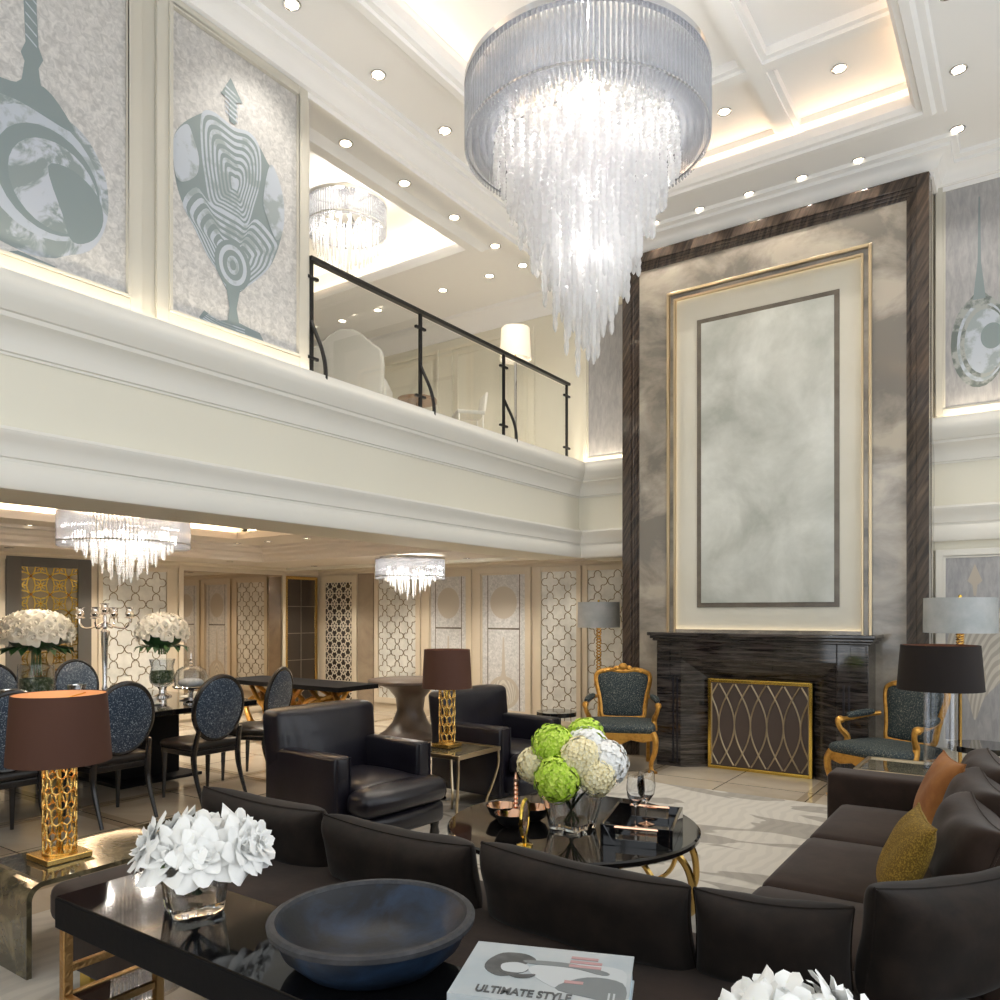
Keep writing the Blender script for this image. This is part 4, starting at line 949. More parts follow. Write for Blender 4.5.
def round_side(label, loc, r, z):
    t = thing('side_table', label, 'table', loc)
    MB().lathe([(0, z - .045), (r, z - .045), (r, z), (0, z)], 36).build('table_top', M['blackgloss'], t)
    MB().lathe([(.03, .02), (.022, .3), (.03, z - .045)], 16).build('stem', M['blackmetal'], t); MB().lathe([(0, 0), (r * .7, 0), (r * .7, .015), (.03, .025), (0, .025)], 32).build('base', M['blackmetal'], t)
round_side('round black side table between leather armchair and left gilt armchair', (-4.2, 7.12, 0), .215, .55)
round_side('round black side table under silver floor lamp at right', (-.33, 7.18, 0), .25, .56)

# ------------------------------------------------------------------ armchairs
def leather_chair(label, loc, rz, group=None):
    t = thing('leather_armchair', label, 'armchair', loc, rz, group)
    MB().soft(-.36, .36, -.30, .46, .12, .30, .03, front=.04).build('base', M['leather'], t)
    for s in (-1, 1):
        x0, x1 = (-.38, -.265) if s < 0 else (.265, .38)
        MB().soft(x0, x1, -.32, .44, .12, .68, .028, side=.004).tube([(x0 + .012, -.322, .14), (x0 + .012, -.322, .67), (x1 - .012, -.322, .67), (x1 - .012, -.322, .14)], .006, 5).build('arm', M['leather'], t)
    b = MB().soft(-.38, .38, .22, .44, .14, .925, .05, top=.012, front=.03, k=5); b.fn(lambda x, y, z: (x * (1 + .05 * max(0, z - .5)), y + .10 * max(0, z - .42), z))
    b.build('backrest', M['leather'], t)
    MB().soft(-.262, .262, -.40, .24, .30, .47, .06, top=.035, k=5).soft(-.34, .34, -.54, -.33, .30, .465, .065, top=.02, front=.035, k=5).build('seat_cushion', M['leather'], t)
    MB().soft(-.34, .34, -.50, -.28, .15, .30, .04, front=.03).build('front_rail', M['leather'], t)
    for sx in (-1, 1):
        for sy in (-.44, .38):
            MB().lathe([(.020, .0), (.030, .012), (.022, .03), (.034, .07), (.026, .11), (.034, .16)], 12, (sx * .30, sy, 0)).build('leg', M['ebony'], t)
    return t
lc = leather_chair('midnight leather armchair in front, nearer the dining chairs', (-3.89, 3.84, .0085), R(86), 'leather armchairs')
lc.scale = (1.13, 1, 1)
dup(lc, (-3.76, 5.46, .0085), R(87), 'midnight leather armchair further back, beyond small gold table', 'leather armchairs')

def gilt_chair(label, loc, rz, group):
    t = thing('gilt_armchair', label, 'armchair', loc, rz, group)
    # seat rail with a shaped front apron
    ap = [(-.34, .40), (.34, .40), (.34, .33), (.22, .30), (.10, .325), (0, .28), (-.10, .325), (-.22, .30), (-.34, .33)]
    MB().prism(ap, 'y', -.335, -.30).box(-.335, -.30, -.30, .27, .32, .40).box(.30, .335, -.30, .27, .32, .40).box(-.30, .30, .24, .27, .32, .40).build('seat_rail', M['gilt'], t, False, bevel=.012)
    MB().soft(-.345, .345, -.345, .27, .385, .475, .045, top=.03, front=.01).build('seat_cushion', M['teal'], t)
    for sx in (-1, 1):
        MB().tube(curve_pts([(sx * .315, -.31, .40), (sx * .34, -.335, .33), (sx * .335, -.33, .22), (sx * .30, -.30, .10), (sx * .305, -.31, .03), (sx * .335, -.345, .0)], 5), [.036 - .02 * i / 25 if i < 21 else .018 + .003 * (i - 20) for i in range(26)], 8).build('leg', M['gilt'], t)
        MB().tube(curve_pts([(sx * .27, .25, .40), (sx * .27, .27, .25), (sx * .27, .31, .0)], 5), .022, 8).build('leg', M['gilt'], t)
        # arm: padded rest, scrolled front post
        ar = MB().tube(curve_pts([(sx * .285, .27, .70), (sx * .33, .15, .685), (sx * .365, -.02, .66), (sx * .37, -.12, .655), (sx * .37, -.17, .64), (sx * .355, -.16, .58), (sx * .33, -.10, .50), (sx * .335, -.13, .40)], 5), [.02] * 14 + [.024, .03, .034, .036, .034, .03, .026, .024, .022, .022, .022, .022, .024, .026, .028, .028, .028, .028, .03, .03, .03, .03][:22], 8).build('arm', M['gilt'], t)
        MB().tube(curve_pts([(sx * .305, .21, .715), (sx * .345, .08, .70), (sx * .365, -.06, .685)], 5), [.02, .026, .03, .032, .033, .034, .033, .032, .031, .028, .02], 8).build('arm_pad', M['teal'], ar)
    # shaped back: outline of a cartouche, upholstered panel inside a carved frame
    half = [(0, .47), (.18, .475), (.225, .50), (.235, .60), (.255, .72), (.285, .85), (.28, .93), (.22, .965), (.12, .98), (0, .965)]
    out = [(x, 0, z) for x, z in half] + [(-x, 0, z) for x, z in reversed(half[1:-1])]
    ring = curve_pts(out, 4, True)
    def tilt(mb): return mb.fn(lambda x, y, z: (x, y + .27 + .20 * (z - .45), z))
    tilt(MB().tube(ring, .027, 8, True)).build('back_frame', M['gilt'], t)
    c_ = Vector((0, 0, .72)); n = len(ring); mb = MB(); vs = []; rr = [(1, .0), (.93, .018), (.8, .03), (.5, .04), (.2, .042)]
    for s_ in (-1, 1):
        vs = [tuple(c_ + (p - c_) * k + Vector((0, s_ * d, 0))) for k, d in rr for p in ring]
        mb.add(vs, [(i * n + j, i * n + (j + 1) % n, (i + 1) * n + (j + 1) % n, (i + 1) * n + j) for i in range(len(rr) - 1) for j in range(n)] + [tuple(range((len(rr) - 1) * n, len(rr) * n))])
    tilt(mb).build('back_cushion', M['teal'], t)
    cr = MB()
    for x, z, r in ((0, 1.015, .05), (-.065, 1.0, .036), (.065, 1.0, .036), (-.12, .985, .026), (.12, .985, .026), (.2, .965, .026), (-.2, .965, .026)): cr.ball((x, -.008, z), (r, .026, r * .8), 10, 6)
    tilt(cr).build('crest', M['gilt'], t)
    lk = MB()
    for sx in (-1, 1): lk.tube([(sx * .19, .27, .39), (sx * .2, .275, .49)], .024, 8)
    lk.build('back_support', M['gilt'], t)
    return t
g0 = gilt_chair('carved gilt armchair in flecked teal fabric at left of fireplace', (-3.55, 7.36, 0), R(24), 'gilt armchairs')
dup(g0, (-1.03, 7.31, 0), R(-29), 'carved gilt armchair in flecked teal fabric at right of fireplace', 'gilt armchairs')

# ------------------------------------------------------------------ coffee table
ct = thing('coffee_table', 'round black marble coffee table on looped gold base', 'coffee table', (-2.06, 3.66, .0085))
MB().lathe([(0, .42), (.665, .42), (.675, .428), (.675, .447), (.665, .455), (0, .455)], 72).build('marble_top', M['blackmarble'], ct)
for i in range(14):
    a = 2 * PI * i / 14; q = a + .55
    pts = [(.50, .415, a), (.58, .40, a), (.645, .31, a + .04), (.66, .14, a + .12), (.61, .04, a + .26), (.47, .022, a + .55), (.36, .024, a + .95), (.30, .06, a + 1.4)]
    pts = [(r * math.cos(b), r * math.sin(b), z) for r, z, b in pts]
    MB().tube(curve_pts(pts, 5), .019, 6, flat=.6).build('loop', M['gold'], ct)
MB().lathe([(.30, .05), (.315, .06), (.30, .07), (.285, .06)], 40, close=True).lathe([(.50, .40), (.515, .41), (.50, .418), (.485, .41)], 48, close=True).build('ring', M['gold'], ct)
CT = .464
# ------------------------------------------------------------------ dining furniture
DX = -7.35
dt = thing('dining_table', 'long black dining table set with roses and candelabra', 'table', (DX, 3.3, 0))
MB().box(-1.1, 1.1, -1.9, 1.55, .70, .75).build('table_top', M['blackgloss'], dt, False, bevel=.004)
for y in (-1.2, .9): MB().box(-.35, .35, y - .3, y + .3, .03, .70).build('pedestal', M['blackwood'], dt, False, bevel=.01)
for y in (-1.2, .9): MB().box(-.55, .55, y - .42, y + .42, 0, .03).build('foot', M['blackwood'], dt, False, bevel=.006)

def dining_chair(label, loc, rz, group):
    t = thing('dining_chair', label, 'chair', loc, rz, group)
    T = Matrix.Translation((0, .235, .79)) @ Matrix.Rotation(R(-9), 4, 'X')
    el = [(.235 * math.cos(a), 0, .275 * math.sin(a)) for a in [2 * PI * i / 40 for i in range(40)]]
    MB().tube(el, .021, 8, True, flat=1.0).xf(T).build('back_frame', M['ebony'], t)
    mb = MB(); n = 40; rr = [(1., .0), (.95, .016), (.8, .026), (.5, .032), (.2, .034)]
    for s in (-1, 1):
        mb.add([(x * k, s * d, z * k) for k, d in rr for x, _, z in el], [(i * n + j, i * n + (j + 1) % n, (i + 1) * n + (j + 1) % n, (i + 1) * n + j) for i in range(4) for j in range(n)] + [tuple(range(4 * n, 5 * n))])
    mb.xf(T).build('back_pad', M['chairback'], t)
    MB().soft(-.25, .25, -.26, .22, .445, .505, .03, top=.025).build('seat', M['seatleather'], t)
    MB().box(-.235, .235, -.25, .21, .395, .445).build('seat_rail', M['ebony'], t, False, bevel=.008)
    for s in (-1, 1):
        MB().tube([(s * .215, -.225, .44), (s * .215, -.225, .36), (s * .215, -.235, .0)], [.026, .024, .013], 8).build('leg', M['ebony'], t)
        MB().tube(curve_pts([(s * .20, .255, .62), (s * .215, .205, .42), (s * .215, .225, .25), (s * .215, .33, .0)], 4), [.018, .02, .022, .024, .025, .025, .024, .023, .021, .019, .017, .015, .014], 8).build('leg', M['ebony'], t)
    return t
G = 'oval back dining chairs'
d0 = dining_chair('oval back dining chair nearest, partly behind left table lamp shade', (-5.98, 2.42, 0), R(-90), G)
dup(d0, (-5.98, 3.22, 0), R(-90), 'oval back dining chair just right of the left table lamp', G)
dup(d0, (-5.98, 4.06, 0), R(-90), 'oval back dining chair third along near side of table', G)
dup(d0, (-6.24, 4.84, 0), R(-68), 'oval back dining chair at far end of near row, turned beside leather armchair', G)
dup(d0, (-8.62, 4.42, 0), R(90), 'oval back dining chair across table behind candelabra', G)
dup(d0, (-8.62, 3.58, 0), R(90), 'oval back dining chair across table at far left edge', G)

# desk with gnarled gold base and round pedestal table behind
t = thing('desk_table', 'black topped table on gnarled gold branch base behind dining chairs', 'table', (-7.5, 6.45, 0))
MB().box(-1.1, 1.04, -.32, .32, .70, .755).build('table_top', M['blackwood'], t, False, bevel=.004)
rnd = random.Random(5); br = MB()
for i in range(16):
    x0 = -.9 + 1.75 * i / 15
    p = [(x0, rnd.uniform(-.2, .2), 0), (x0 + rnd.uniform(-.25, .25), rnd.uniform(-.25, .25), .25), (x0 + rnd.uniform(-.3, .3), rnd.uniform(-.22, .22), .48), (x0 + rnd.uniform(-.4, .4), rnd.uniform(-.22, .22), .70)]
    q = curve_pts(p, 5); br.tube(q, [.045 - .02 * k / len(q) for k in range(len(q))], 7)
for z in (.2, .45): br.tube(curve_pts([(-.9 + .3 * k, rnd.uniform(-.2, .2), z + rnd.uniform(-.12, .12)) for k in range(7)], 4), .03, 7)
br.build('branch_base', M['gilt'], t)
t = thing('pedestal_table', 'round dark wood pedestal table with flared base under small chandelier', 'table', (-6.6, 7.5, 0))
MB().lathe([(0, .70), (.52, .70), (.54, .72), (.54, .745), (.53, .75), (0, .75)], 48).build('table_top', M['walnut'], t)
MB().lathe([(0, .0), (.42, .0), (.42, .035), (.33, .09), (.23, .20), (.17, .36), (.19, .52), (.28, .63), (.42, .70), (0, .70)], 48).build('pedestal', M['walnut'], t)

# ------------------------------------------------------------------ flowers
def rose_mesh(seed, npet=15, pointed=False, r=1.0):
    """Layered petals spiralling out from a tight bud, unit size, facing +z."""
    rnd = random.Random(seed); mb = MB()
    for i in range(npet):
        f = i / (npet - 1); a = i * 2.4; tilt = (.12 + 1.05 * f ** .9) if not pointed else (.14 + 1.12 * f)
        rad = .10 + .42 * f; wd = .30 + .42 * f; ln = (.55 + .28 * f) if not pointed else (.62 + .42 * f)
        vs = []; nu, nv = 5, 5
        for v in range(nv):
            fv = v / (nv - 1)
            for u in range(nu):
                fu = -1 + 2 * u / (nu - 1)
                wv = math.sin(PI * (.2 + .56 * fv)) if pointed else math.sin(PI * (.2 + .62 * fv))
                x = fu * wd * wv * .9; up = ln * fv - (.10 * abs(fu) ** 2 * fv if not pointed else .30 * abs(fu) ** 2 * fv)
                curl = (.34 if pointed else .22) * fv ** 3 * (.3 + f)
                outw = rad * .35 + up * math.sin(tilt) + curl - .34 * wd * fu * fu * (1 - .3 * fv); zz = up * math.cos(tilt) - curl * .7 * f
                outw += rnd.uniform(-.015, .015) if not pointed else rnd.uniform(-.03, .03) * fv; zz += .05 * fv * math.sin(4.5 * fu + i) if pointed else 0
                c_, s_ = cs(a); vs.append((outw * c_ - x * s_, outw * s_ + x * c_, zz - .12))
        mb.add(vs, [(i_ * nu + j, i_ * nu + j + 1, (i_ + 1) * nu + j + 1, (i_ + 1) * nu + j) for i_ in range(nv - 1) for j in range(nu - 1)])
    mb.ball((0, 0, .12), (.17, .17, .30), 8, 6)
    return mb
def aim(v):
    return Vector(v).to_track_quat('Z', 'Y').to_euler()
def rose_ball(label, loc, rx, rz, n, group, stem_len):
    """Dome of cream roses; loc is the middle of the dome."""
    t = thing('rose_bouquet', label, 'flowers', loc); src = None; rnd = random.Random(3)
    for i in range(n):
        z = 1 - (i + .5) / n * 1.22; rr = math.sqrt(max(0, 1 - z * z)); a = i * 2.399963
        d = Vector((rr * math.cos(a), rr * math.sin(a), z)); p = (d.x * rx * .84, d.y * rx * .84, d.z * rz * .80)
        s = rx * rnd.uniform(.235, .275)
        if src is None: src = rose_mesh(1, 13).build('rose_bloom', M['rose'], t, ang=80); o = src; o.location = p; o.rotation_euler = aim(d); o.scale = (s,) * 3
        else:
            o = inst(src, t, p, aim(d), (s,) * 3)
    MB().ball((0, 0, -rz * .1), (rx * .72, rx * .72, rz * .62), 16, 10).build('leaf_mound', M['leaf'], t)
    lf = MB()
    for i in range(16):
        a = 2 * PI * i / 16; c_, s_ = cs(a); q = rx * rnd.uniform(.75, .95)
        lf.add([(.35 * rx * c_, .35 * rx * s_, -rz * .45), (q * c_ - .1 * rx * s_, q * s_ + .1 * rx * c_, -rz * .66), (q * 1.1 * c_, q * 1.1 * s_, -rz * .86), (q * c_ + .1 * rx * s_, q * s_ - .1 * rx * c_, -rz * .62)], [(0, 1, 2, 3)])
    lf.build('leaf', M['leaf'], t, False)
    sb = MB()
    for i in range(9): a = 2 * PI * i / 9; sb.tube([(.10 * rx * math.cos(a), .10 * rx * math.sin(a), -rz * .3), (.13 * rx * math.cos(a + .8), .13 * rx * math.sin(a + .8), -stem_len)], .006, 5)
    sb.build('stems', M['stem'], t)
    return t
# left vase: wide silvered cylinder; right vase: footed urn
t = thing('glass_vase', 'wide clear glass vase holding left rose bouquet on dining table', 'vase', (-8.2, 3.7, .751))
MB().lathe([(0, .0), (.13, .0), (.165, .03), (.17, .12), (.16, .34), (.154, .34), (.163, .12), (.158, .036), (.12, .012), (0, .012)], 32).build('vessel', M['vaseglass'], t)
MB().lathe([(0, .014), (.145, .03), (.152, .12), (.15, .20), (0, .21)], 20).build('fern_filling', M['moss'], t)
rose_ball('dome of cream roses in wide vase at left of dining table', (-8.2, 3.7, 1.40), .37, .25, 62, 'rose bouquets', .42)
t = thing('glass_vase', 'footed glass urn vase holding right rose bouquet on dining table', 'vase', (-7.3, 4.5, .751))
MB().lathe([(0, 0), (.09, 0), (.09, .01), (.035, .035), (.03, .07), (.05, .10), (0, .10)], 24).build('silver_foot', M['silver'], t)
MB().lathe([(0, .10), (.06, .10), (.115, .14), (.125, .20), (.105, .30), (.125, .38), (.119, .38), (.099, .30), (.118, .20), (.108, .146), (.05, .112), (0, .112)], 28).build('vessel', M['vaseglass'], t)
MB().lathe([(0, .115), (.10, .145), (.113, .20), (.105, .26), (0, .27)], 20).build('fern_filling', M['moss'], t)
rose_ball('dome of cream roses in footed urn at right of dining table', (-7.3, 4.5, 1.40), .28, .23, 52, 'rose bouquets', .22)

# candelabra
def candelabra(label, loc):
    t = thing('candelabra', label, 'candelabra', loc)
    MB().lathe([(0, 0), (.10, 0), (.10, .012), (.04, .03), (.02, .07), (.028, .10), (.018, .14), (.026, .40), (.034, .60), (.04, .66), (.02, .69), (.028, .72), (.014, .76), (.02, .80), (.012, .84), (0, .84)], 20).build('column', M['silver'], t)
    for i, a in enumerate([0, PI / 2, PI, 3 * PI / 2]):
        c_, s_ = cs(a + .72)
        MB().tube(curve_pts([(.01 * c_, .01 * s_, .76), (.10 * c_, .10 * s_, .71), (.19 * c_, .19 * s_, .70), (.235 * c_, .235 * s_, .75), (.235 * c_, .235 * s_, .80)], 5), .009, 7).build('arm', M['silver'], t)
        MB().lathe([(.012, .79), (.05, .80), (.03, .815), (.042, .84), (.03, .87), (.036, .90), (.048, .905), (.03, .90), (0, .895)], 14, (.235 * c_, .235 * s_, 0)).build('candle_cup', M['silver'], t)
    MB().lathe([(.012, .83), (.05, .84), (.03, .855), (.042, .88), (.03, .91), (.036, .94), (.048, .945), (.03, .94), (0, .935)], 14).build('candle_cup', M['silver'], t)
candelabra('tall silver candelabra between the two rose bouquets', (-7.6, 4.07, .751))
candelabra('silver candelabra cut by left edge of photo, beside wide vase', (-8.15, 2.93, .751))
# domed cake stand
t = thing('cake_stand', 'silver cake stand under clear glass dome on dining table', 'cake stand', (-6.52, 4.31, .751))
MB().lathe([(0, 0), (.07, 0), (.07, .008), (.025, .03), (.018, .09), (.03, .13), (.15, .145), (.165, .16), (.16, .165), (0, .16)], 28).build('stand', M['silver'], t)
MB().lathe([(.145, .168), (.15, .25), (.13, .31), (.08, .345), (.01, .355), (.01, .35), (.077, .338), (.126, .305), (.145, .25), (.14, .168)], 28).build('glass_dome', M['vaseglass'], t)
MB().lathe([(0, .353), (.02, .356), (.012, .37), (.018, .385), (.009, .40), (.014, .415), (.006, .44), (.009, .46), (0, .50)], 12).build('finial', M['silver'], t)
MB().soft(-.09, .09, -.09, .09, .163, .22, .04, top=.02).build('cake', M['porcelain'], t)
def cup(label, loc, s=1):
    t = thing('silver_cup', label, 'cup', loc)
    MB().lathe([(0, 0), (.06, 0), (.075, .02), (.08, .10), (.086, .135), (.08, .135), (.073, .10), (.068, .026), (0, .012)], 24).build('bowl', M['silver'], t)
    MB().tube(curve_pts([(-.078, 0, .11), (-.125, 0, .10), (-.125, 0, .05), (-.075, 0, .03)], 4), .007, 6).build('handle', M['silver'], t)
cup('silver cup beside wide rose vase, right of it', (-7.85, 3.92, .751)); cup('silver cup at left edge of dining table', (-7.85, 3.30, .751))
for i, (x, y, l) in enumerate(((-6.72, 4.05, 'small white porcelain cup below footed urn vase'), (-6.9, 4.60, 'white folded napkin plate behind cake stand'))):
    t = thing('porcelain_cup' if i == 0 else 'dinner_plate', l, 'cup' if i == 0 else 'plate', (x, y, .751))
    if i == 0:
        MB().lathe([(0, 0), (.075, .006), (.08, .012), (.0, .006)], 20).build('saucer', M['porcelain'], t); MB().lathe([(.02, .01), (.03, .02), (.042, .07), (.039, .07), (.028, .024), (0, .018)], 16).build('bowl', M['porcelain'], t)
    else:
        MB().lathe([(0, 0), (.09, .002), (.14, .018), (.142, .022), (.09, .008), (0, .006)], 28).build('plate', M['porcelain'], t); MB().soft(-.07, .07, -.04, .04, .008, .05, .015, top=.02).build('napkin', M['porcelain'], t)

# ------------------------------------------------------------------ coffee-table objects
def hyd(seed, n=280):
    rnd = random.Random(seed); mb = MB()
    for i in range(n):
        z = 1 - 2 * (i + .5) / n; rr = math.sqrt(1 - z * z); a = i * 2.399963
        d = Vector((rr * math.cos(a), rr * math.sin(a), z)); c_ = d * rnd.uniform(.86, 1.0); q = (d + Vector((rnd.uniform(-.22, .22), rnd.uniform(-.22, .22), rnd.uniform(-.22, .22)))).normalized()
        u = q.orthogonal().normalized(); v = q.cross(u); al = rnd.uniform(0, PI); s = rnd.uniform(.10, .145)
        for k in range(4):
            e = u * math.cos(al + k * PI / 2) + v * math.sin(al + k * PI / 2); g = q.cross(e)
            mb.add([c_, c_ + e * s * .6 + g * s * .62 + q * s * .12, c_ + e * s * 1.15 + q * s * .04, c_ + e * s * .6 - g * s * .62 + q * s * .12], [(0, 1, 2, 3)])
    mb.ball((0, 0, 0), .80, 14, 10)
    return mb
t = thing('hydrangea_bouquet', 'lime, cream and white hydrangeas in glass vase on coffee table', 'flowers', (-2.03, 3.60, CT))
hs = {c: None for c in ('hydwhite', 'hydcream', 'hydgreen')}
RV = Vector((.822, .5695, 0)); FV = Vector((-.5695, .822, 0))
for i, (lx, lz, ld, r, c_) in enumerate(((-.085, .275, -.12, .125, 'hydgreen'), (-.10, .43, .01, .118, 'hydgreen'), (-.19, .32, .04, .105, 'hydcream'), (.035, .375, -.08, .12, 'hydcream'), (.085, .40, .04, .125, 'hydwhite'),
        (.12, .285, -.11, .105, 'hydcream'), (.17, .34, -.03, .13, 'hydwhite'), (.09, .45, .15, .11, 'hydgreen'), (-.05, .35, .16, .12, 'hydwhite'))):
    p = RV * lx + FV * ld + Vector((0, 0, lz))
    if hs[c_] is None: o = hyd(i).build('hydrangea_bloom', M[c_], t, False); o.location = p; o.scale = (r,) * 3; hs[c_] = o
    else: o = inst(hs[c_], t, p, (i, i * .7, i * 1.3), (r,) * 3)
    MB().tube(curve_pts([p * .9, Vector((p.x * .25, p.y * .25, .15)), Vector((-p.x * .2, -p.y * .2, .03))], 4), .005, 5).build('stem', M['stem'], t)
def wavy_vase(label, loc, r, h, lob, amp, flare=1.25):
    t = thing('glass_vase', label, 'vase', loc); n = 64
    def ring(k, z): return [((k * r * (1 + amp * math.sin(lob * a))) * math.cos(a), (k * r * (1 + amp * math.sin(lob * a))) * math.sin(a), z) for a in [2 * PI * i / n for i in range(n)]]
    R_ = [ring(.02, 0), ring(.95, 0), ring(1, .01), ring(1 + (flare - 1) * .5, h * .5), ring(flare, h), ring(flare - .05, h), ring(.95 + (flare - 1) * .5, h * .5), ring(.93, .03), ring(.02, .03)]
    MB().add([p for q in R_ for p in q], [(i * n + j, i * n + (j + 1) % n, (i + 1) * n + (j + 1) % n, (i + 1) * n + j) for i in range(len(R_) - 1) for j in range(n)]).build('vessel', M['thickglass'], t, ang=50)
    return t
wavy_vase('clear wavy glass vase of hydrangeas on coffee table', (-2.03, 3.60, CT), .115, .22, 5, .13, 1.35)
# three copper bowls with a twisted handle
t = thing('triple_bowl_dish', 'three joined copper lined bowls with twisted centre handle on coffee table', 'dish', (-2.32, 3.50, CT))
for i in range(3):
    a = 2 * PI * i / 3 - 1.2; c_ = (.10 * math.cos(a), .10 * math.sin(a), 0)
    o = MB().lathe([(0, .0), (.035, .0), (.07, .025), (.092, .07), (.094, .076), (.09, .0755)], 24, c_).build('bowl', M['blackmetal'], t)
    MB().lathe([(.0905, .0745), (.068, .03), (.034, .007), (0, .006)], 24, c_).build('bowl_lining', M['copper'], o)
MB().lathe([(.02, .03)] + [(.010 + .004 * (i % 2), .05 + i * .012) for i in range(16)] + [(.012, .24), (.005, .26), (0, .275)], 10).build('handle', M['copper'], t)
t = thing('ring_ornament', 'gold rimmed disc ornament on small round gold foot on coffee table', 'ornament', (-2.05, 3.17, CT))
MB().lathe([(0, 0), (.04, 0), (.04, .006), (.012, .012), (.010, .05), (0, .05)], 20).build('foot', M['brass'], t)
rz = R(-69); T = Matrix.Translation((0, 0, .135)) @ Matrix.Rotation(rz, 4, 'Z')
MB().tube([(.088 * math.cos(a), 0, .088 * math.sin(a)) for a in [2 * PI * i / 36 for i in range(36)]], .009, 8, True).xf(T).build('ring', M['brass'], t)
MB().prism([(.085 * math.cos(a), .085 * math.sin(a)) for a in [2 * PI * i / 32 for i in range(32)]], 'y', -.004, .004).xf(T).build('disc', M['copper'], t)
# tray and wine glasses
tr = thing('serving_tray', 'black lacquer tray with copper handles on coffee table', 'tray', (-1.65, 3.67, CT), R(15.6))
MB().box(-.165, .165, -.225, .225, 0, .012).build('tray_base', M['blackgloss'], tr, False)
f = MB().box(-.175, -.16, -.235, .235, 0, .10).box(.16, .175, -.235, .235, 0, .10)
for y0, y1 in ((-.235, -.223), (.223, .235)): f.box(-.16, -.10, y0, y1, 0, .10).box(.10, .16, y0, y1, 0, .10).box(-.10, .10, y0, y1, 0, .035)
f.build('rim', M['blackgloss'], tr, False, bevel=.002)
for y in (-.229, .229): MB().tube([(-.105, y, .09), (.105, y, .09)], .0085, 8).build('handle', M['copper'], tr)
def wine(label, loc):
    t = thing('wine_glass', label, 'glass', loc); t.scale = (1.2,) * 3
    MB().lathe([(.004, .012), (.004, .095), (.014, .105), (.035, .135), (.041, .17), (.037, .215), (.033, .235), (.0315, .235), (.0355, .215), (.039, .17), (.033, .136), (.012, .108), (0, .104)], 24).build('bowl', M['thickglass'], t)
    MB().lathe([(0, 0), (.036, 0), (.036, .003), (.006, .010), (.004, .014), (0, .014)], 24).build('foot', M['copper'], t)
wine('stemmed wine glass in black tray, nearer the viewer', (-1.71, 3.71, CT + .013)); wine('stemmed wine glass in black tray, further back', (-1.70, 3.82, CT + .013))

# ------------------------------------------------------------------ on the console
def big_blooms(label, loc, blooms, s0):
    t = thing('white_bouquet', label, 'flowers', loc); src = None
    for i, (lx, ld, lz, s) in enumerate(blooms):
        p = RV * lx + FV * ld + Vector((0, 0, lz)); d = RV * lx * 2.2 + FV * (ld * 2 - .12) + Vector((0, 0, .16))
        if src is None: src = rose_mesh(9, 22, True).build('bloom', M['petal'], t, ang=80); o = src; o.location = p; o.rotation_euler = aim(d); o.scale = (s * s0,) * 3
        else: inst(src, t, p, aim(d), (s * s0,) * 3)
        MB().tube(curve_pts([p * .95, Vector((p.x * .3, p.y * .3, .10)), Vector((-p.x * .15, -p.y * .15, .035))], 4), .005, 5).build('stem', M['stem'], t)
    lf = MB()
    for i in range(9):
        a = i * .7; c_, s_ = cs(a); lf.add([(.02 * c_, .02 * s_, .14), (.08 * c_ - .03 * s_, .08 * s_ + .03 * c_, .16), (.13 * c_, .13 * s_, .15), (.08 * c_ + .03 * s_, .08 * s_ - .03 * c_, .16)], [(0, 1, 2, 3)])
    lf.build('leaf', M['stem'], t, False)
    return t
wavy_vase('small wavy glass vase of white blooms at left end of console', (-2.10, 1.40, .701), .084, .16, 4, .15, 1.22)
big_blooms('white open blooms in small wavy vase at left end of console', (-2.10, 1.40, .711),
           [(-.14, .0, .18, 1), (-.05, -.06, .17, 1.05), (.055, -.06, .17, 1.05), (.15, .0, .175, 1), (-.09, .06, .205, .95), (.02, .05, .215, 1), (.12, .06, .205, .95), (.0, .0, .21, .9), (.18, .05, .175, .85)], .078)
wavy_vase('small wavy glass vase of white blooms at near right end of console', (-.33, 1.385, .701), .075, .115, 4, .15, 1.22)
big_blooms('white open blooms cut by bottom edge of photo, at right end of console', (-.33, 1.385, .701),
           [(-.11, .0, .15, 1), (-.03, -.05, .145, 1), (.06, -.05, .14, 1), (.13, .0, .145, 1), (-.06, .06, .18, .95), (.02, .06, .185, 1), (.10, .06, .175, .9), (-.01, .0, .18, .95)], .078)
t = thing('stone_bowl', 'large blue black stone bowl with worn rim on console', 'bowl', (-1.41, 1.455, .701)); t.scale = (1.05, 1.05, .88)
MB().lathe([(.238, .13), (.23, .13), (.212, .098), (.165, .045), (.10, .026), (0, .022)], 56).lathe([(0, 0), (.14, 0), (.172, .010), (.218, .06), (.24, .12)], 56).build('vessel', M['bowl'], t)
MB().lathe([(.24, .118), (.251, .12), (.253, .134), (.245, .14), (.233, .14), (.228, .13)], 56).build('rim', M['bowlrim'], t)

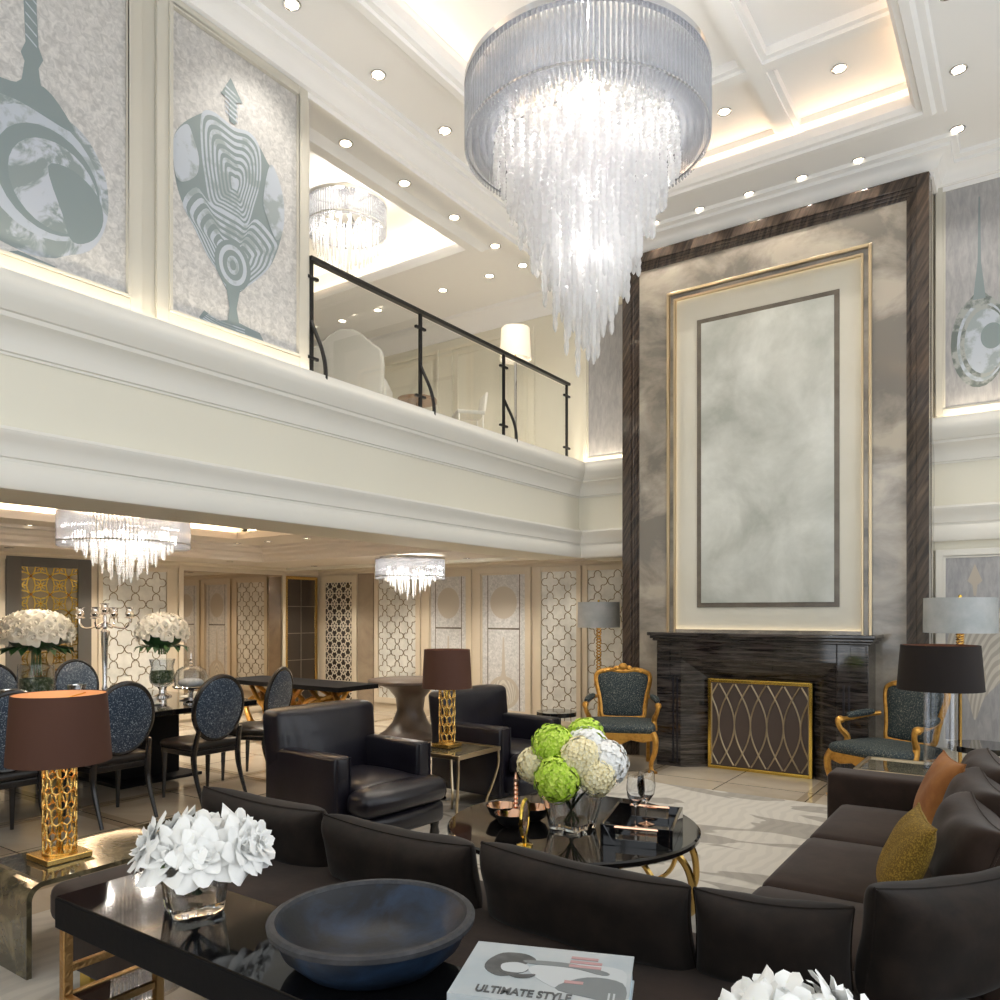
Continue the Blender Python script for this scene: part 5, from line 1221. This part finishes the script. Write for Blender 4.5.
# books
BX, BY_, BR = -.868, 1.418, R(21.5)
def book(name, label, z0, th, w, d, off, rz, covm, title=False):
    t = thing(name, label, 'book', (BX + off[0], BY_ + off[1], z0), BR + rz)
    c = 'cover'
    MB().box(-w / 2 + .004, w / 2 - .004, -d / 2 + .003, d / 2 - .004, .004, th - .004).build('pages', M['paper'], t, False)
    MB().box(-w / 2, w / 2, -d / 2, d / 2, th - .004, th).box(-w / 2, w / 2, -d / 2, d / 2, 0, .004).box(-w / 2, w / 2, -d / 2 - .004, -d / 2, 0, th).build('cover', M[covm], t, False)
    return t
b0 = book('book', 'black large book at bottom of stack on console', .701, .058, .37, .255, (-.004, -.004), R(1.2), 'coverblack')
b1 = book('book', 'grey fashion book lettered ULTIMATE STYLE on top of stack', .7685, .058, .362, .25, (.004, .0), 0, 'cover')
def text(s, size, loc, rz, m, parent, name='title_lettering', sx=1.0, font=None):
    c = bpy.data.curves.new(name, 'FONT'); c.body = s; c.size = size; c.extrude = .0004; c.offset = .0012; c.align_x = 'CENTER'; c.align_y = 'CENTER'
    o = bpy.data.objects.new(name, c); C.objects.link(o)
    dg = bpy.context.evaluated_depsgraph_get(); me = bpy.data.meshes.new_from_object(o.evaluated_get(dg)); bpy.data.objects.remove(o)
    me.materials.clear(); me.materials.append(M[m]); q = bpy.data.objects.new(name, me); C.objects.link(q); q.parent = parent; q.location = loc; q.rotation_euler = (0, 0, rz); q.scale = (sx, 1, 1); return q
zt = .0585
text('ULTIMATE STYLE', .040, (-.03, -.098, zt + .0006), 0, 'printdark', b1, sx=.66)
def pr(name, poly, m, k=0, sm=True): MB().prism(smooth(poly) if sm else poly, 'z', zt - .0004 + k * .0002, zt + .0002 + k * .0002).build(name, M[m], b1, False)
# figure on the jacket lies sideways: head left, body to the right
pr('cover_figure', [(-.04, .01), (.0, .045), (.06, .06), (.16, .05), (.172, -.02), (.165, -.085), (.1, -.08), (.02, -.055)], 'printpale', 0)
pr('cover_figure', [(.09, .0), (.165, -.01), (.17, -.09), (.1, -.085), (.03, -.06)], 'printmid', 1)
pr('cover_hair', [(-.135, .03), (-.11, .075), (-.06, .08), (-.03, .055), (-.05, .03), (-.04, .0), (-.09, -.035), (-.13, -.01)], 'printdark', 2)
pr('cover_face', [(-.10, .02), (-.07, .035), (-.04, .02), (-.05, -.01), (-.09, -.01)], 'printpale', 3)
pr('cover_arm', [(-.05, .05), (.05, .055), (.13, .03), (.12, .015), (.05, .035), (-.04, .035)], 'printmid', 4)
pr('cover_hair', [(-.10, -.012), (-.06, -.035), (-.03, -.03), (-.02, -.012), (-.06, -.02)], 'printdark', 4)
for z_, w_ in ((.085, .06), (.065, .07), (.045, .07), (-.03, .04)): pr('cover_lettering', [(.045, z_ - .006), (.045 + w_, z_ - .006), (.045 + w_, z_ + .006), (.045, z_ + .006)], 'printpink', 5, False)
for q in (.140, .150): pr('cover_lettering', [(q, -.11), (q + .004, -.11), (q + .004, -.06), (q, -.06)], 'printpale', 5, False)

# ------------------------------------------------------------------ upper floor, seen through the railing
UZ = 3.421
t = thing('wing_chair', 'grey upholstered chair with arched back behind railing glass', 'chair', (-5.95, 5.85, UZ), R(34.7)); t.scale = (.95, .95, .93)
arch = [(-.36, .12), (.36, .12), (.40, .75), (.38, .92), (.28, .99), (.18, 1.08), (.08, 1.14), (-.08, 1.14), (-.18, 1.08), (-.28, .99), (-.38, .92), (-.40, .75)]
MB().prism(arch, 'y', -.40, -.27).build('backrest', M['greyfab'], t, False, bevel=.03, seg=3)
MB().soft(-.36, .36, -.27, .32, .15, .46, .05, top=.03).build('seat', M['greyfab'], t)
for s in (-1, 1): MB().soft(s * .34 - .07, s * .34 + .07, -.27, .28, .15, .66, .05).build('arm', M['greyfab'], t)
for x in (-.3, .3):
    for y in (-.33, .25): MB().tube([(x, y, .16), (x, y, 0)], [.025, .018], 8).build('leg', M['walnut'], t)
t = thing('floor_lamp', 'ivory shaded floor lamp on chrome pole behind upper railing', 'floor lamp', (-4.99, 7.52, UZ))
MB().lathe([(0, 0), (.13, 0), (.13, .015), (.02, .03), (.02, .05)], 24).lathe([(.017, .04), (.017, 1.12)], 12).build('pole', M['chrome'], t)
drum_shade(t, .185, .165, 1.14, 1.50, 'shadewhite', 'porcelain')
MB().lathe([(0, 1.55), (.014, 1.54), (.01, 1.5), (0, 1.49)], 10).build('finial', M['brass'], t)
point('floor_lamp_light', (-4.99, 7.52, UZ + 1.32), 14, (1, .8, .5), .03)
t = thing('white_chair', 'slim white chair back behind upper railing near lamp', 'chair', (-5.25, 6.95, UZ), R(-40)); t.scale = (.8, .8, .92)
MB().soft(-.19, .19, -.20, .20, .42, .47, .02).build('seat', M['greyfab'], t); b = MB().soft(-.19, .19, .17, .21, .46, .70, .02); b.fn(lambda x, y, z: (x, y + .15 * (z - .46), z)); b.build('backrest', M['porcelain'], t)
for x in (-.17, .17):
    for y in (-.17, .17): MB().tube([(x, y, .43), (x, y, 0)], .012, 6).build('leg', M['porcelain'], t)
t = thing('occasional_table', 'small brown wooden table behind upper railing post', 'table', (-5.42, 6.27, UZ)); t.scale = (.75, .75, .92)
MB().lathe([(0, .46), (.28, .46), (.28, .50), (0, .50)], 28).build('table_top', M['oak'], t); MB().lathe([(.03, .02), (.02, .46)], 12).lathe([(0, 0), (.16, 0), (.16, .02), (0, .025)], 24).build('pedestal', M['oak'], t)

# ------------------------------------------------------------------ camera and view
cam = bpy.data.cameras.new('camera'); co_ = bpy.data.objects.new('camera', cam); C.objects.link(co_)
co_.location = (0, 0, 1.6); co_.rotation_euler = (R(90), 0, R(34.72)); cam.sensor_width = 36; cam.lens = 36 * .772; cam.shift_y = .113; cam.clip_start = .05
SC.camera = co_
v = SC.view_settings; v.view_transform = 'Standard'; v.look = 'None'; v.gamma = 1; v.use_curve_mapping = False; v.exposure = EXPO
cy = SC.cycles
cy.use_denoising = True; cy.max_bounces = 10; cy.diffuse_bounces = 4; cy.glossy_bounces = 5; cy.transmission_bounces = 6; cy.transparent_max_bounces = 24
cy.sample_clamp_indirect = 6; cy.caustics_reflective = False; cy.caustics_refractive = False
